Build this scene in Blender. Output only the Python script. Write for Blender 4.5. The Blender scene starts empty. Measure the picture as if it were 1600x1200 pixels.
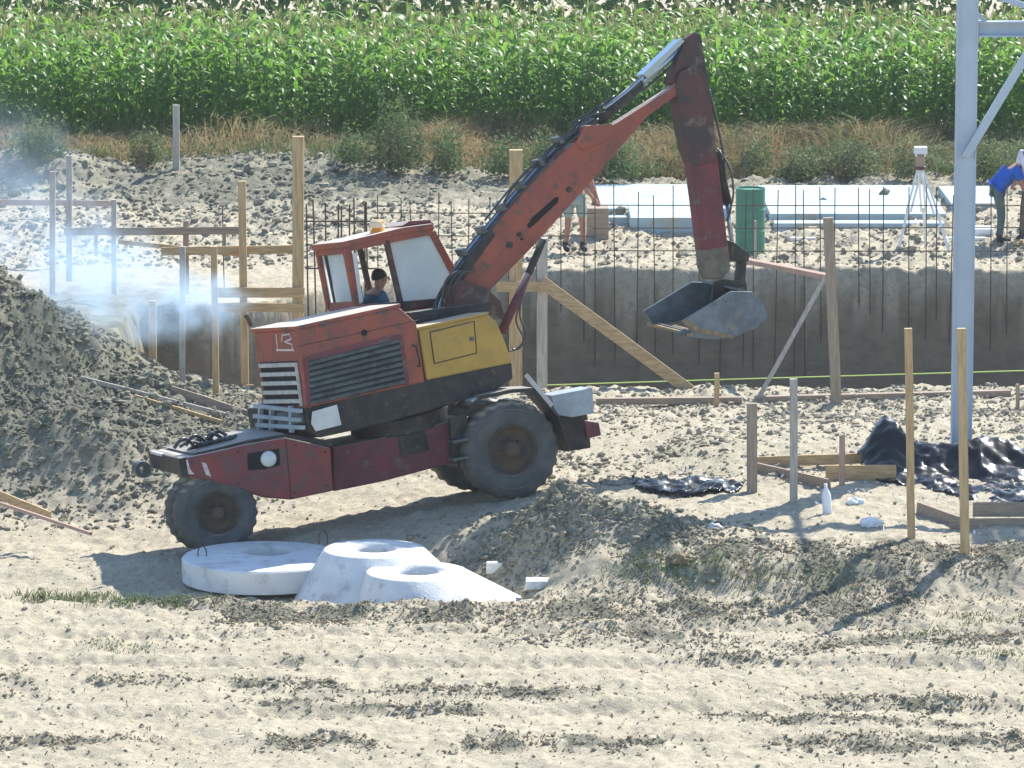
import bpy, bmesh, math, random
import numpy as np
from mathutils import Vector, Matrix
random.seed(7); np.random.seed(7)
sc = bpy.context.scene
R = math.radians
# ------------------------------------------------------------ camera, sky, sun, exposure
F = 7511.0; HC = 10.8; PITCH = R(9.08); SW, SH = 1600.0, 1200.0
cam_d = bpy.data.cameras.new("camera"); cam = bpy.data.objects.new("camera", cam_d)
sc.collection.objects.link(cam); sc.camera = cam
cam.location = (0, 0, HC); cam.rotation_euler = (R(90) - PITCH, 0, 0)
cam_d.sensor_width = 36.0; cam_d.lens = F / SW * 36.0; cam_d.clip_start = 1.0; cam_d.clip_end = 4000.0
world = bpy.data.worlds.new("World"); sc.world = world; world.use_nodes = True
wn = world.node_tree.nodes; wn.clear()
sky = wn.new('ShaderNodeTexSky'); sky.sky_type = 'NISHITA'; sky.sun_disc = False
SUN_AZ = math.atan2(0.54, 0.82); SUN_EL = R(42.5)
sky.sun_elevation = SUN_EL; sky.sun_rotation = SUN_AZ; sky.air_density = 1.0; sky.dust_density = 0.3; sky.ozone_density = 3.5
bg = wn.new('ShaderNodeBackground'); bg.inputs[1].default_value = 0.15
wo = wn.new('ShaderNodeOutputWorld')
world.node_tree.links.new(sky.outputs[0], bg.inputs[0]); world.node_tree.links.new(bg.outputs[0], wo.inputs[0])
sun_d = bpy.data.lights.new("sun", 'SUN'); sun_d.energy = 4.9; sun_d.angle = R(0.55); sun_d.color = (1.0, 0.965, 0.89)
sun = bpy.data.objects.new("sun", sun_d); sc.collection.objects.link(sun); sun.location = (30, 40, 60)
sv = Vector((math.sin(SUN_AZ) * math.cos(SUN_EL), math.cos(SUN_AZ) * math.cos(SUN_EL), math.sin(SUN_EL)))
sun.rotation_euler = sv.to_track_quat('Z', 'Y').to_euler()
sc.view_settings.view_transform = 'Standard'; sc.view_settings.look = 'None'
sc.view_settings.exposure = 0.92; sc.view_settings.gamma = 1.0
sc.view_settings.use_curve_mapping = False
sc.cycles.use_denoising = True
sc.cycles.max_bounces = 6; sc.cycles.transparent_max_bounces = 12; sc.cycles.volume_bounces = 1

HAZE = 0.00023
# ------------------------------------------------------------ projection helpers (photograph -> place)
FW = Vector((0, math.cos(PITCH), -math.sin(PITCH))); UP = Vector((0, math.sin(PITCH), math.cos(PITCH)))
CP = Vector((0, 0, HC))
def ray(px, py): return FW * F + Vector((px - 800, 0, 0)) - UP * (py - 600)
def AT(px, py, Y):
    d = ray(px, py); return CP + d * (Y / d.y)
def GZ(px, py, z=0.0):
    d = ray(px, py); return CP + d * ((z - HC) / d.z)

# ------------------------------------------------------------ noise (numpy)
def vnoise(x, y, seed=0):
    xi = np.floor(x).astype(np.int64); yi = np.floor(y).astype(np.int64)
    xf = x - xi; yf = y - yi
    def h(a, b):
        n = (a * 374761393 + b * 668265263 + seed * 974711) & 0x7fffffff
        n = ((n ^ (n >> 13)) * 1274126177) & 0x7fffffff
        n = n ^ (n >> 16)
        return (n & 0xffff) / 65535.0
    u = xf * xf * (3 - 2 * xf); v = yf * yf * (3 - 2 * yf)
    return (h(xi, yi) * (1 - u) + h(xi + 1, yi) * u) * (1 - v) + (h(xi, yi + 1) * (1 - u) + h(xi + 1, yi + 1) * u) * v
def fbm(x, y, octs=4, seed=0, gain=0.5):
    s = 0; a = 1.0; t = 0
    for i in range(octs):
        s = s + a * (vnoise(x + 17.3 * i, y - 9.1 * i, seed + i) - 0.5); t += a
        x = x * 2.03; y = y * 2.03; a *= gain
    return s / t * 2
def sst(a, b, x):
    t = np.clip((x - a) / (b - a), 0, 1); return t * t * (3 - 2 * t)
def gauss(x, y, cx, cy, sx, sy, rot=0.0):
    c, s = math.cos(rot), math.sin(rot)
    u = (x - cx) * c + (y - cy) * s; v = -(x - cx) * s + (y - cy) * c
    return np.exp(-(u / sx) ** 2 - (v / sy) ** 2)

# ------------------------------------------------------------ terrain
TH = R(17); B0 = GZ(338, 862, -0.15)
ax = Vector((math.cos(TH), math.sin(TH), 0)); nx = Vector((-math.sin(TH), math.cos(TH), 0))
def far_edge(x): return 74.6 + 4.6 * sst(-5.0, -0.5, x)
def hf(x, y):
    x = np.asarray(x, float); y = np.asarray(y, float)
    u = (x - B0.x) * ax.x + (y - B0.y) * ax.y
    ramp = np.clip(-0.15 + 0.121 * u, -0.22, 0.37)
    wv_ = -(x - B0.x) * ax.y + (y - B0.y) * ax.x
    ramp = ramp - 0.11 * np.clip(wv_, 0, 1.9) * sst(6.5, 2.5, wv_) * sst(5.5, 4.2, np.abs(u - 2.0))
    back = ramp * (1 - sst(60.5, 66, y) * 0.8)
    # low place in front of the machine where the concrete pieces lie
    dip = (1 - sst(54.9, 55.9, y)) * (1 - sst(-0.4, 1.0, x)); back = back * (1 - dip) - 0.33 * dip
    fore = 0.05 * gauss(x, y, 0, 52.0, 30, 0.5) + 0.02 * np.sin(y * 1.3)
    k = sst(52.05, 53.2, y)
    z = fore * (1 - k) + back * k
    # right: gentler transition
    # mound beside the rear wheel
    z = z + 0.62 * gauss(x, y, 0.42, 55.0, 0.62, 0.62, 0.2) + 0.34 * gauss(x, y, 1.35, 54.2, 0.8, 0.55, -0.2)
    # left spoil heap
    hx = np.clip((-x - 2.9) / 4.2, 0, 1.35)
    ridge = 2.2 * hx ** 1.75
    yc = 64.0
    prof = np.where(y < yc, np.exp(-((y - yc) / 2.35) ** 2), np.exp(-((y - yc) / 3.6) ** 2))
    z = z + ridge * prof * (1 + 0.25 * fbm(x * 0.9, y * 0.7, 3, 11))
    z = z + 0.5 * gauss(x, y, -5.6, 61.2, 0.9, 0.8)
    z = z + 0.35 * gauss(x, y, -8.5, 72, 3, 4)
    # pit
    fe = far_edge(x); ne = 66.7 + 0.15 * fbm(x * 0.6, y * 0 + 3, 2, 5)
    inx = sst(-6.0, -5.2, x)
    wob = 0.16 * fbm(x * 1.3, y * 1.3, 4, 21, .6)
    pit = sst(ne, ne + 0.9, y + wob) * (1 - sst(fe - 0.35, fe, y + wob)) * inx
    z = z * (1 - pit) + (-2.35) * pit
    # far side ground
    z = z + 0.4 * gauss(x, y, -4.5, 92.5, 4.5, 2.5) + 0.75 * gauss(x, y, -9.2, 90.5, 1.5, 1.6) + 0.2 * gauss(x, y, -7.5, 84, 2.5, 1.5)
    z = z + 0.12 * fbm(x * 0.5, y * 0.4, 3, 31) * sst(80, 84, y)
    return z
def rough(x, y):
    """how cloddy the soil is there"""
    r = 0.22 + 0 * x
    r = r + 0.9 * gauss(x, y, 0.5, 55.0, 1.1, 1.1) + 0.7 * gauss(x, y, 1.4, 54.2, 1.2, 0.9)
    r = r + 1.2 * sst(2.4, 3.6, -x) * gauss(x, y, x, 63.5, 1, 3.6)
    r = r + 0.55 * gauss(x, y, x, 51.9, 1, 1.1) * (0.6 + 0.5 * sst(-1, 3, x))
    r = r + 0.35 * gauss(x, y, x, 48.0 - 0.1 * x, 1, 0.35) + 0.4 * gauss(x, y, x, 45.6, 1, 0.4)
    r = r + 0.5 * sst(80, 82, y)
    r = r + 0.4 * sst(61.5, 64, y) * sst(0, 1.0, x)
    return r
def bands(x, y):
    b = 1.0 * gauss(x, y, x, 51.7, 1, 0.75) * sst(.25, .6, vnoise(x * .8, y * 1.4, 207)) + 0.9 * gauss(x, y, x, 50.4, 1, 0.7) * sst(-1.5, 2.5, x) * sst(.35, .65, vnoise(x * 1.0, y * 1.5, 208))
    b = b + 1.0 * gauss(x, y, x, 47.75 - 0.11 * x, 1, 0.22) * sst(.3, .5, vnoise(x * 1.3, y * .7, 209)) + 0.8 * gauss(x, y, x, 46.9 - 0.12 * x, 1, 0.2) * sst(.45, .6, vnoise(x * 1.1, y * .7, 210)) + 1.0 * gauss(x, y, x, 45.4, 1, 0.3) * sst(.4, .55, vnoise(x * 1.1, y * .7, 211))
    b = b + .8 * gauss(x, y, x, 49.4, 1, .35) * sst(.6, .75, vnoise(x * .9, y, 212)) + .9 * gauss(x, y, x, 53.3, 1, .8) * sst(.9, 1.8, x)
    return np.clip(b, 0, 1)
def disp(x, y):
    r = rough(x, y)
    a = 0.05 * fbm(x * 1.6, y * 1.2, 3, 41) + r * (0.13 * fbm(x * 3, y * 2.2, 4, 51, 0.62) + 0.05 * np.abs(fbm(x * 9, y * 6, 3, 61)))
    a = a + (0.034 + 0.02 * r) * (np.abs(fbm(x * 5.5, y * 4, 4, 75, .75)) - .2) + 0.024 * (vnoise(x * 11, y * 6, 71) - .5) + 0.05 * np.clip(vnoise(x * 6, y * 3.2, 72) - .62, 0, 1) * (0.4 + r)
    bd = bands(x, y); hn = fbm(x * 4.2, y * 2.8, 4, 222, .75); a = a + bd * (0.095 * np.clip(hn, -.1, 1) + .02)
    a = a + 0.012 * fbm(x * 2.2, y * 3.4, 3, 233)
    # wheel ruts running across the foreground
    for (y0, s, w) in ((50.6, 0.03, 0.16), (49.0, -0.05, 0.15), (46.9, 0.02, 0.18)):
        yy = y0 + s * x + 0.12 * np.sin(x * 0.5)
        a = a - (0.04 + 0.012 * np.sign(np.sin(x * 30 + np.abs(y - yy) * 22))) * np.exp(-((y - yy) / w) ** 2) + 0.02 * np.exp(-((y - yy - 0.3) / 0.12) ** 2)
    return a
def H(x, y): return float(hf(x, y) + disp(x, y))
def GH(px, py, y0=44.0, y1=110.0):
    """where the view ray of a photograph point meets the ground"""
    d = ray(px, py); Y = y0
    while Y < y1:
        p = CP + d * (Y / d.y)
        if p.z <= H(p.x, p.y): break
        Y += 0.04
    return p

# ------------------------------------------------------------ mesh helpers
def prop(o, label=None, cat=None, group=None, kind=None):
    if label: o["label"] = label
    if cat: o["category"] = cat
    if group: o["group"] = group
    if kind: o["kind"] = kind
    return o
def link(o, parent=None):
    sc.collection.objects.link(o)
    if parent is not None: o.parent = parent
    return o
def empty(name, loc, label, cat, group=None):
    o = bpy.data.objects.new(name, None); o.empty_display_size = 0.1; o.location = loc
    link(o); return prop(o, label, cat, group)
class MB:
    """collects faces in world space, builds one mesh about an origin"""
    def __init__(s): s.v = []; s.f = []
    def add(s, vs, fs):
        n = len(s.v); s.v += [tuple(v) for v in vs]; s.f += [tuple(i + n for i in f) for f in fs]; return s
    def build(s, name, m, parent=None, origin=None, smooth=False, bevel=0.0):
        o_ = Vector(origin) if origin is not None else Vector((0, 0, 0))
        q = parent
        while q is not None: o_ = o_ + Vector(q.location); q = q.parent
        me = bpy.data.meshes.new(name); me.from_pydata([tuple(Vector(v) - o_) for v in s.v], [], s.f)
        me.validate()
        bm = bmesh.new(); bm.from_mesh(me); bmesh.ops.recalc_face_normals(bm, faces=bm.faces[:]); bm.to_mesh(me); bm.free()
        me.materials.append(m)
        if smooth: me.shade_smooth()
        o = bpy.data.objects.new(name, me); link(o, parent)
        if parent is None: o.location = o_
        if bevel:
            b = o.modifiers.new("bevel", 'BEVEL'); b.width = bevel; b.segments = 2; b.limit_method = 'ANGLE'; b.angle_limit = R(35)
        return o
def prism(mb, pts, off):
    n = len(pts); a = [Vector(p) for p in pts]; b = [p + Vector(off) for p in a]
    mb.add(a + b, [tuple(range(n)), tuple(range(2 * n - 1, n - 1, -1))] + [(i, (i + 1) % n, n + (i + 1) % n, n + i) for i in range(n)])
def bar(mb, p0, p1, w, d, dep=None, seg=1, jit=0.0):
    p0, p1 = Vector(p0), Vector(p1); a = (p1 - p0).normalized()
    dep = Vector(dep) if dep is not None else Vector((0, 1, 0))
    dd = (dep - a * dep.dot(a)).normalized(); ww = a.cross(dd).normalized()
    vs = []; fs = []
    for i in range(seg + 1):
        c = p0.lerp(p1, i / seg)
        if 0 < i < seg and jit: c = c + ww * random.uniform(-jit, jit) + dd * random.uniform(-jit, jit)
        for sx, sy in ((-1, -1), (1, -1), (1, 1), (-1, 1)): vs.append(c + ww * (w / 2 * sx) + dd * (d / 2 * sy))
    for i in range(seg):
        for j in range(4): fs.append((i * 4 + j, i * 4 + (j + 1) % 4, i * 4 + 4 + (j + 1) % 4, i * 4 + 4 + j))
    fs += [(0, 1, 2, 3), (seg * 4 + 3, seg * 4 + 2, seg * 4 + 1, seg * 4)]
    mb.add(vs, fs)
def tube(mb, pts, r, n=8):
    pts = [Vector(p) for p in pts]; vs = []; fs = []; m = len(pts)
    rr = r if isinstance(r, (list, tuple)) else [r] * m
    ref = Vector((0.3, 0.5, 0.8)).normalized()
    for i, p in enumerate(pts):
        t = (pts[min(i + 1, m - 1)] - pts[max(i - 1, 0)]).normalized()
        if abs(t.dot(ref)) > 0.95: ref = Vector((0.9, -0.2, 0.1)).normalized()
        u = t.cross(ref).normalized(); w = t.cross(u)
        for k in range(n):
            a = 2 * math.pi * k / n; vs.append(p + (u * math.cos(a) + w * math.sin(a)) * rr[i])
    for i in range(m - 1):
        for k in range(n): fs.append((i * n + k, i * n + (k + 1) % n, (i + 1) * n + (k + 1) % n, (i + 1) * n + k))
    fs += [tuple(range(n)), tuple(range(m * n - 1, (m - 1) * n - 1, -1))]
    mb.add(vs, fs)
def spline(pts, k=6):
    pts = [Vector(p) for p in pts]; out = []
    q = [pts[0]] + pts + [pts[-1]]
    for i in range(1, len(q) - 2):
        for j in range(k):
            t = j / k; a, b, c, d = q[i - 1], q[i], q[i + 1], q[i + 2]
            out.append(0.5 * ((2 * b) + (c - a) * t + (2 * a - 5 * b + 4 * c - d) * t * t + (3 * b - a - 3 * c + d) * t ** 3))
    out.append(pts[-1]); return out
def lathe(mb, c, axis, prof, n=48, rf=None):
    """prof: (radius, along axis) pairs, closed ends if radius is 0"""
    axis = Vector(axis).normalized(); c = Vector(c)
    u = axis.cross(Vector((0, 0, 1)))
    if u.length < 0.1: u = Vector((1, 0, 0))
    u.normalize(); w = axis.cross(u); vs = []; fs = []; m = len(prof)
    for i, (r, h) in enumerate(prof):
        for k in range(n):
            a = 2 * math.pi * k / n; q = r * (rf(i, k) if rf else 1)
            vs.append(c + axis * h + (u * math.cos(a) + w * math.sin(a)) * q)
    for i in range(m - 1):
        for k in range(n): fs.append((i * n + k, i * n + (k + 1) % n, (i + 1) * n + (k + 1) % n, (i + 1) * n + k))
    mb.add(vs, fs)
def grid_obj(name, X, Y, Z, m, smooth=True):
    ny, nx_ = X.shape
    co = np.stack([X, Y, Z], -1).reshape(-1, 3).astype(np.float32)
    idx = np.arange(ny * nx_).reshape(ny, nx_)
    q = np.stack([idx[:-1, :-1], idx[:-1, 1:], idx[1:, 1:], idx[1:, :-1]], -1).reshape(-1, 4).astype(np.int32)
    return np_mesh(name, co, q, m, smooth)
def np_mesh(name, co, faces, m, smooth=False, attr=None):
    me = bpy.data.meshes.new(name); n = len(faces); k = faces.shape[1]
    me.vertices.add(len(co)); me.vertices.foreach_set("co", np.ascontiguousarray(co, np.float32).ravel())
    me.loops.add(n * k); me.loops.foreach_set("vertex_index", np.ascontiguousarray(faces, np.int32).ravel())
    me.polygons.add(n); me.polygons.foreach_set("loop_start", np.arange(0, n * k, k, dtype=np.int32))
    me.polygons.foreach_set("use_smooth", np.full(n, smooth))
    if attr:
        for an, av in attr.items():
            at = me.attributes.new(an, 'FLOAT', 'POINT'); at.data.foreach_set("value", np.ascontiguousarray(av, np.float32))
    me.update(); me.validate(); me.materials.append(m)
    o = bpy.data.objects.new(name, me); sc.collection.objects.link(o); return o

# ------------------------------------------------------------ materials
def mat(name, c1, c2=None, scale=4.0, rough=0.8, metal=0.0, c3=None, s3=1.2, bump=0.3, bscale=30.0, stretch=None,
        dust=0.0, transl=0.0, spec=0.3, lo=0.4, hi=0.6, detail=6.0, lo3=0.55, hi3=0.65, bdist=0.02):
    m = bpy.data.materials.new(name); m.use_nodes = True; nt = m.node_tree; N = nt.nodes; L = nt.links
    b = N["Principled BSDF"]; b.inputs["Roughness"].default_value = rough; b.inputs["Metallic"].default_value = metal
    b.inputs["Specular IOR Level"].default_value = spec
    tc = N.new('ShaderNodeTexCoord'); mp = N.new('ShaderNodeMapping'); L.new(tc.outputs['Object'], mp.inputs[0])
    if stretch: mp.inputs['Scale'].default_value = stretch
    def noise(s, det=detail):
        n = N.new('ShaderNodeTexNoise'); n.inputs['Scale'].default_value = s; n.inputs['Detail'].default_value = det
        n.inputs['Roughness'].default_value = 0.65; L.new(mp.outputs[0], n.inputs['Vector']); return n
    def mix(fac, a, bb):
        x = N.new('ShaderNodeMix'); x.data_type = 'RGBA'; L.new(fac, x.inputs[0])
        for i, v in ((6, a), (7, bb)):
            if isinstance(v, tuple): x.inputs[i].default_value = (*v, 1)
            else: L.new(v, x.inputs[i])
        return x.outputs[2]
    def ramp(src, a, bb):
        r = N.new('ShaderNodeMapRange'); r.inputs[1].default_value = a; r.inputs[2].default_value = bb; L.new(src, r.inputs[0]); return r.outputs[0]
    col = c1
    if c2: col = mix(ramp(noise(scale).outputs[0], lo, hi), c1, c2)
    if c3: col = mix(ramp(noise(s3).outputs[0], lo3, hi3), col, c3)
    if dust:
        ge = N.new('ShaderNodeNewGeometry'); sx = N.new('ShaderNodeSeparateXYZ'); L.new(ge.outputs['Normal'], sx.inputs[0])
        f = N.new('ShaderNodeMath'); f.operation = 'MULTIPLY'; L.new(ramp(sx.outputs[2], 0.55, 0.9), f.inputs[0])
        g_ = N.new('ShaderNodeMapRange'); g_.inputs[1].default_value = .3; g_.inputs[2].default_value = .6; g_.inputs[3].default_value = dust * .6; g_.inputs[4].default_value = dust
        L.new(noise(3).outputs[0], g_.inputs[0]); L.new(g_.outputs[0], f.inputs[1]); col = mix(f.outputs[0], col, (0.62, 0.56, 0.46))
    if isinstance(col, tuple): b.inputs["Base Color"].default_value = (*col, 1)
    else: L.new(col, b.inputs["Base Color"])
    if bump:
        bp = N.new('ShaderNodeBump'); bp.inputs['Strength'].default_value = bump; bp.inputs['Distance'].default_value = bdist
        L.new(noise(bscale, 3).outputs[0], bp.inputs['Height']); L.new(bp.outputs[0], b.inputs['Normal'])
    if transl:
        tr = N.new('ShaderNodeBsdfTranslucent'); ms = N.new('ShaderNodeMixShader'); ms.inputs[0].default_value = transl
        if isinstance(col, tuple): tr.inputs[0].default_value = (*col, 1)
        else: L.new(col, tr.inputs[0])
        L.new(b.outputs[0], ms.inputs[1]); L.new(tr.outputs[0], ms.inputs[2]); L.new(ms.outputs[0], N["Material Output"].inputs[0])
    return m
M = {}
M['red'] = mat('red_paint', (0.33, 0.088, 0.052), (0.23, 0.072, 0.055), 1.8, 0.62, c3=(0.12, 0.075, 0.06), s3=7, bump=0.2, lo3=0.52, hi3=0.66, dust=.8)
M['hullred'] = mat('darker_red_paint', (0.23, 0.05, 0.042), (0.15, 0.045, 0.048), 2.2, 0.62, c3=(0.10, 0.075, 0.065), s3=6, bump=0.25, lo3=0.5, hi3=0.66, dust=.8)
M['red_dark'] = mat('dark_red_paint', (0.17, 0.04, 0.048), (0.11, 0.038, 0.042), 4, 0.65, c3=(0.13, 0.09, 0.07), s3=6, bump=0.2, dust=0.8)
M['red_dirty'] = mat('grimy_red_paint', (0.10, 0.045, 0.04), (0.05, 0.042, 0.042), 3, 0.7, c3=(0.16, 0.12, 0.09), s3=4, bump=0.3)
M['yellow'] = mat('yellow_paint', (0.44, 0.28, 0.06), (0.36, 0.23, 0.06), 3, 0.6, c3=(0.3, 0.2, 0.08), s3=6, bump=0.1, lo3=0.6, hi3=0.75, dust=0.75)
M['dark'] = mat('greasy_dark_steel', (0.022, 0.022, 0.022), (0.045, 0.04, 0.036), 6, 0.6, c3=(0.09, 0.07, 0.05), s3=9, bump=0.3, lo3=0.6, dust=.45)
M['black'] = mat('black_opening', (0.012, 0.013, 0.014), rough=0.9, bump=0)
M['louvre'] = mat('weathered_grille_steel', (0.10, 0.12, 0.12), (0.06, 0.07, 0.07), 7, 0.5, bump=0.2)
M['chrome_dirty'] = mat('pale_dusty_bars', (0.48, 0.48, 0.45), (0.35, 0.35, 0.33), 9, 0.5, bump=0.1)
M['rubber'] = mat('dusty_rubber', (0.06, 0.065, 0.066), (0.10, 0.10, 0.092), 4, 0.8, bump=0.35, c3=(0.11, 0.10, 0.085), s3=6, lo3=0.58, hi3=0.72, dust=0.8)
M['rim'] = mat('rusty_rim', (0.055, 0.045, 0.038), (0.10, 0.065, 0.04), 8, 0.75, bump=0.3)
M['plate'] = mat('pale_plastic_plate', (0.60, 0.60, 0.57), (0.5, 0.5, 0.47), 5, 0.6, bump=0.05)
M['paleblue'] = mat('pale_grey_blue_paint', (0.34, 0.39, 0.43), (0.27, 0.31, 0.34), 4, 0.55, bump=0.1)
M['whitepaint'] = mat('white_paint_mark', (0.62, 0.6, 0.56), (0.45, 0.35, 0.32), 25, 0.7, bump=0)
M['film'] = mat('milky_glass', (0.86, 0.90, 0.90), (0.72, 0.80, 0.81), 2.2, 0.25, bump=0.05, transl=0.62, spec=0.6, lo=0.35, hi=0.65)
M['amber'] = mat('amber_plastic', (0.85, 0.42, 0.05), rough=0.3, bump=0, transl=0.4, spec=0.5)
M['ivory'] = mat('ivory_plastic', (0.85, 0.75, 0.5), rough=0.4, bump=0, transl=0.3)
M['lampglass'] = mat('lamp_glass', (0.5, 0.52, 0.5), rough=0.15, bump=0, spec=0.8)
M['bucket'] = mat('worn_bucket_steel', (0.17, 0.20, 0.22), (0.11, 0.13, 0.145), 4, 0.5, metal=0.15, c3=(0.28, 0.22, 0.13), s3=2.5, bump=0.25, lo3=0.62, hi3=0.72)
M['mud'] = mat('dried_mud', (0.30, 0.22, 0.12), (0.20, 0.15, 0.09), 12, 0.9, bump=0.5)
M['tipmud'] = mat('mud_caked_steel', (0.17, 0.15, 0.115), (0.11, 0.095, 0.08), 7, 0.9, bump=0.5, c3=(0.2, 0.07, 0.06), s3=5)
M['steel'] = mat('bright_cylinder_rod', (0.30, 0.38, 0.46), rough=0.22, metal=0.8, bump=0.05)
M['hose'] = mat('black_rubber_hose', (0.03, 0.03, 0.033), rough=0.35, bump=0.05, spec=0.6)
W_ = dict(stretch=(14, 14, 1.4), bump=0.25, bscale=6)
M['wood'] = mat('sawn_pine', (0.53, 0.38, 0.21), (0.39, 0.27, 0.14), 2.2, 0.8, **W_)
M['wood2'] = mat('weathered_plank', (0.36, 0.29, 0.22), (0.26, 0.21, 0.16), 2.2, 0.85, **W_)
M['wood3'] = mat('pale_grey_wood', (0.46, 0.42, 0.36), (0.34, 0.31, 0.27), 2.2, 0.85, **W_)
M['wood4'] = mat('pinkish_wood', (0.42, 0.28, 0.22), (0.34, 0.24, 0.19), 2.2, 0.85, **W_)
M['woodh'] = mat('sawn_pine_board', (0.51, 0.36, 0.19), (0.37, 0.25, 0.13), 2.2, 0.8, stretch=(1.4, 14, 14), bump=0.25, bscale=6)
M['woodh2'] = mat('weathered_board', (0.38, 0.29, 0.21), (0.27, 0.21, 0.16), 2.2, 0.85, stretch=(1.4, 14, 14), bump=0.25, bscale=6)
M['bluesteel'] = mat('light_grey_blue_steel', (0.42, 0.49, 0.56), (0.37, 0.43, 0.50), 1.5, 0.5, bump=0.04)
M['rebar'] = mat('rusty_rebar', (0.085, 0.06, 0.045), (0.13, 0.085, 0.06), 20, 0.8, bump=0.2)
M['concrete'] = mat('pale_concrete', (0.76, 0.75, 0.71), (0.66, 0.65, 0.62), 2.4, 0.85, c3=(0.42, 0.41, 0.37), s3=5, bump=0.5, bscale=45, lo3=0.54, hi3=0.72)
M['foam'] = mat('pale_blue_white_insulation', (0.40, 0.50, 0.53), (0.31, 0.41, 0.45), 1.5, 0.7, bump=0.15, c3=(.38,.37,.31), s3=2.2, lo3=.5, hi3=.62)
M['white'] = mat('white_sheet', (0.78, 0.79, 0.78), (0.7, 0.72, 0.72), 3, 0.6, bump=0.1)
M['blackfilm'] = mat('black_plastic_film', (0.014, 0.015, 0.018), rough=0.3, bump=0.12, bscale=9, spec=0.35, bdist=.04)
M['drum'] = mat('green_drum_paint', (0.08, 0.24, 0.15), (0.06, 0.19, 0.13), 4, 0.5, bump=0.08, c3=(0.2, 0.2, 0.14), s3=5, lo3=0.64, hi3=0.75)
M['string'] = mat('yellow_green_string', (0.45, 0.6, 0.15), rough=0.7, bump=0)
M['skin'] = mat('sunburnt_skin', (0.42, 0.22, 0.15), (0.37, 0.18, 0.12), 6, 0.55, bump=0)
M['hair'] = mat('dark_hair', (0.02, 0.015, 0.012), rough=0.6, bump=0.4)
M['blueshirt'] = mat('bright_blue_cloth', (0.02, 0.12, 0.50), (0.015, 0.09, 0.40), 5, 0.85, bump=0.3, bscale=14)
M['navyshirt'] = mat('faded_blue_cloth', (0.06, 0.13, 0.22), (0.045, 0.10, 0.17), 6, 0.9, bump=0.3, bscale=14)
M['jeans'] = mat('dusty_blue_green_trousers', (0.07, 0.12, 0.13), (0.12, 0.15, 0.14), 5, 0.9, bump=0.3, bscale=14)
M['brownpants'] = mat('olive_brown_trousers', (0.10, 0.09, 0.065), (0.14, 0.12, 0.09), 5, 0.9, bump=0.3, bscale=14)
M['whiteshirt'] = mat('white_cotton', (0.72, 0.72, 0.75), (0.62, 0.62, 0.66), 5, 0.9, bump=0.3, bscale=14)
M['shorts'] = mat('pale_green_shorts', (0.34, 0.40, 0.36), (0.28, 0.34, 0.30), 5, 0.9, bump=0.3, bscale=14)
M['boots'] = mat('dark_boots', (0.025, 0.03, 0.032), rough=0.7, bump=0.2)
M['leaf'] = mat('corn_leaf', (0.095, 0.22, 0.032), (0.23, 0.40, 0.065), 1.1, 0.42, bump=0, transl=0.55, spec=0.4, detail=4, lo=.35, hi=.65)
M['stalk'] = mat('corn_stalk', (0.14, 0.22, 0.06), (0.10, 0.17, 0.05), 6, 0.6, bump=0, transl=0.1)
M['tassel'] = mat('corn_tassel', (0.34, 0.34, 0.12), (0.42, 0.39, 0.17), 8, 0.8, bump=0, transl=0.3)
M['drygrass'] = mat('dry_grass', (0.40, 0.30, 0.14), (0.28, 0.22, 0.11), 1.5, 0.85, bump=0, transl=0.3, c3=(0.17, 0.20, 0.08), s3=0.6)
M['greenweed'] = mat('green_weeds', (0.10, 0.16, 0.055), (0.17, 0.20, 0.085), 1.2, 0.7, bump=0, transl=0.3, c3=(0.24, 0.19, 0.10), s3=0.8)
M['treeleaf'] = mat('hedge_leaves', (0.10, 0.18, 0.06), (0.17, 0.24, 0.09), 1.0, 0.95, bump=0, transl=0.2, spec=.05)
M['straw'] = mat('dry_litter', (0.22, 0.17, 0.11), (0.13, 0.11, 0.075), 8, 0.9, bump=0)

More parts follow.
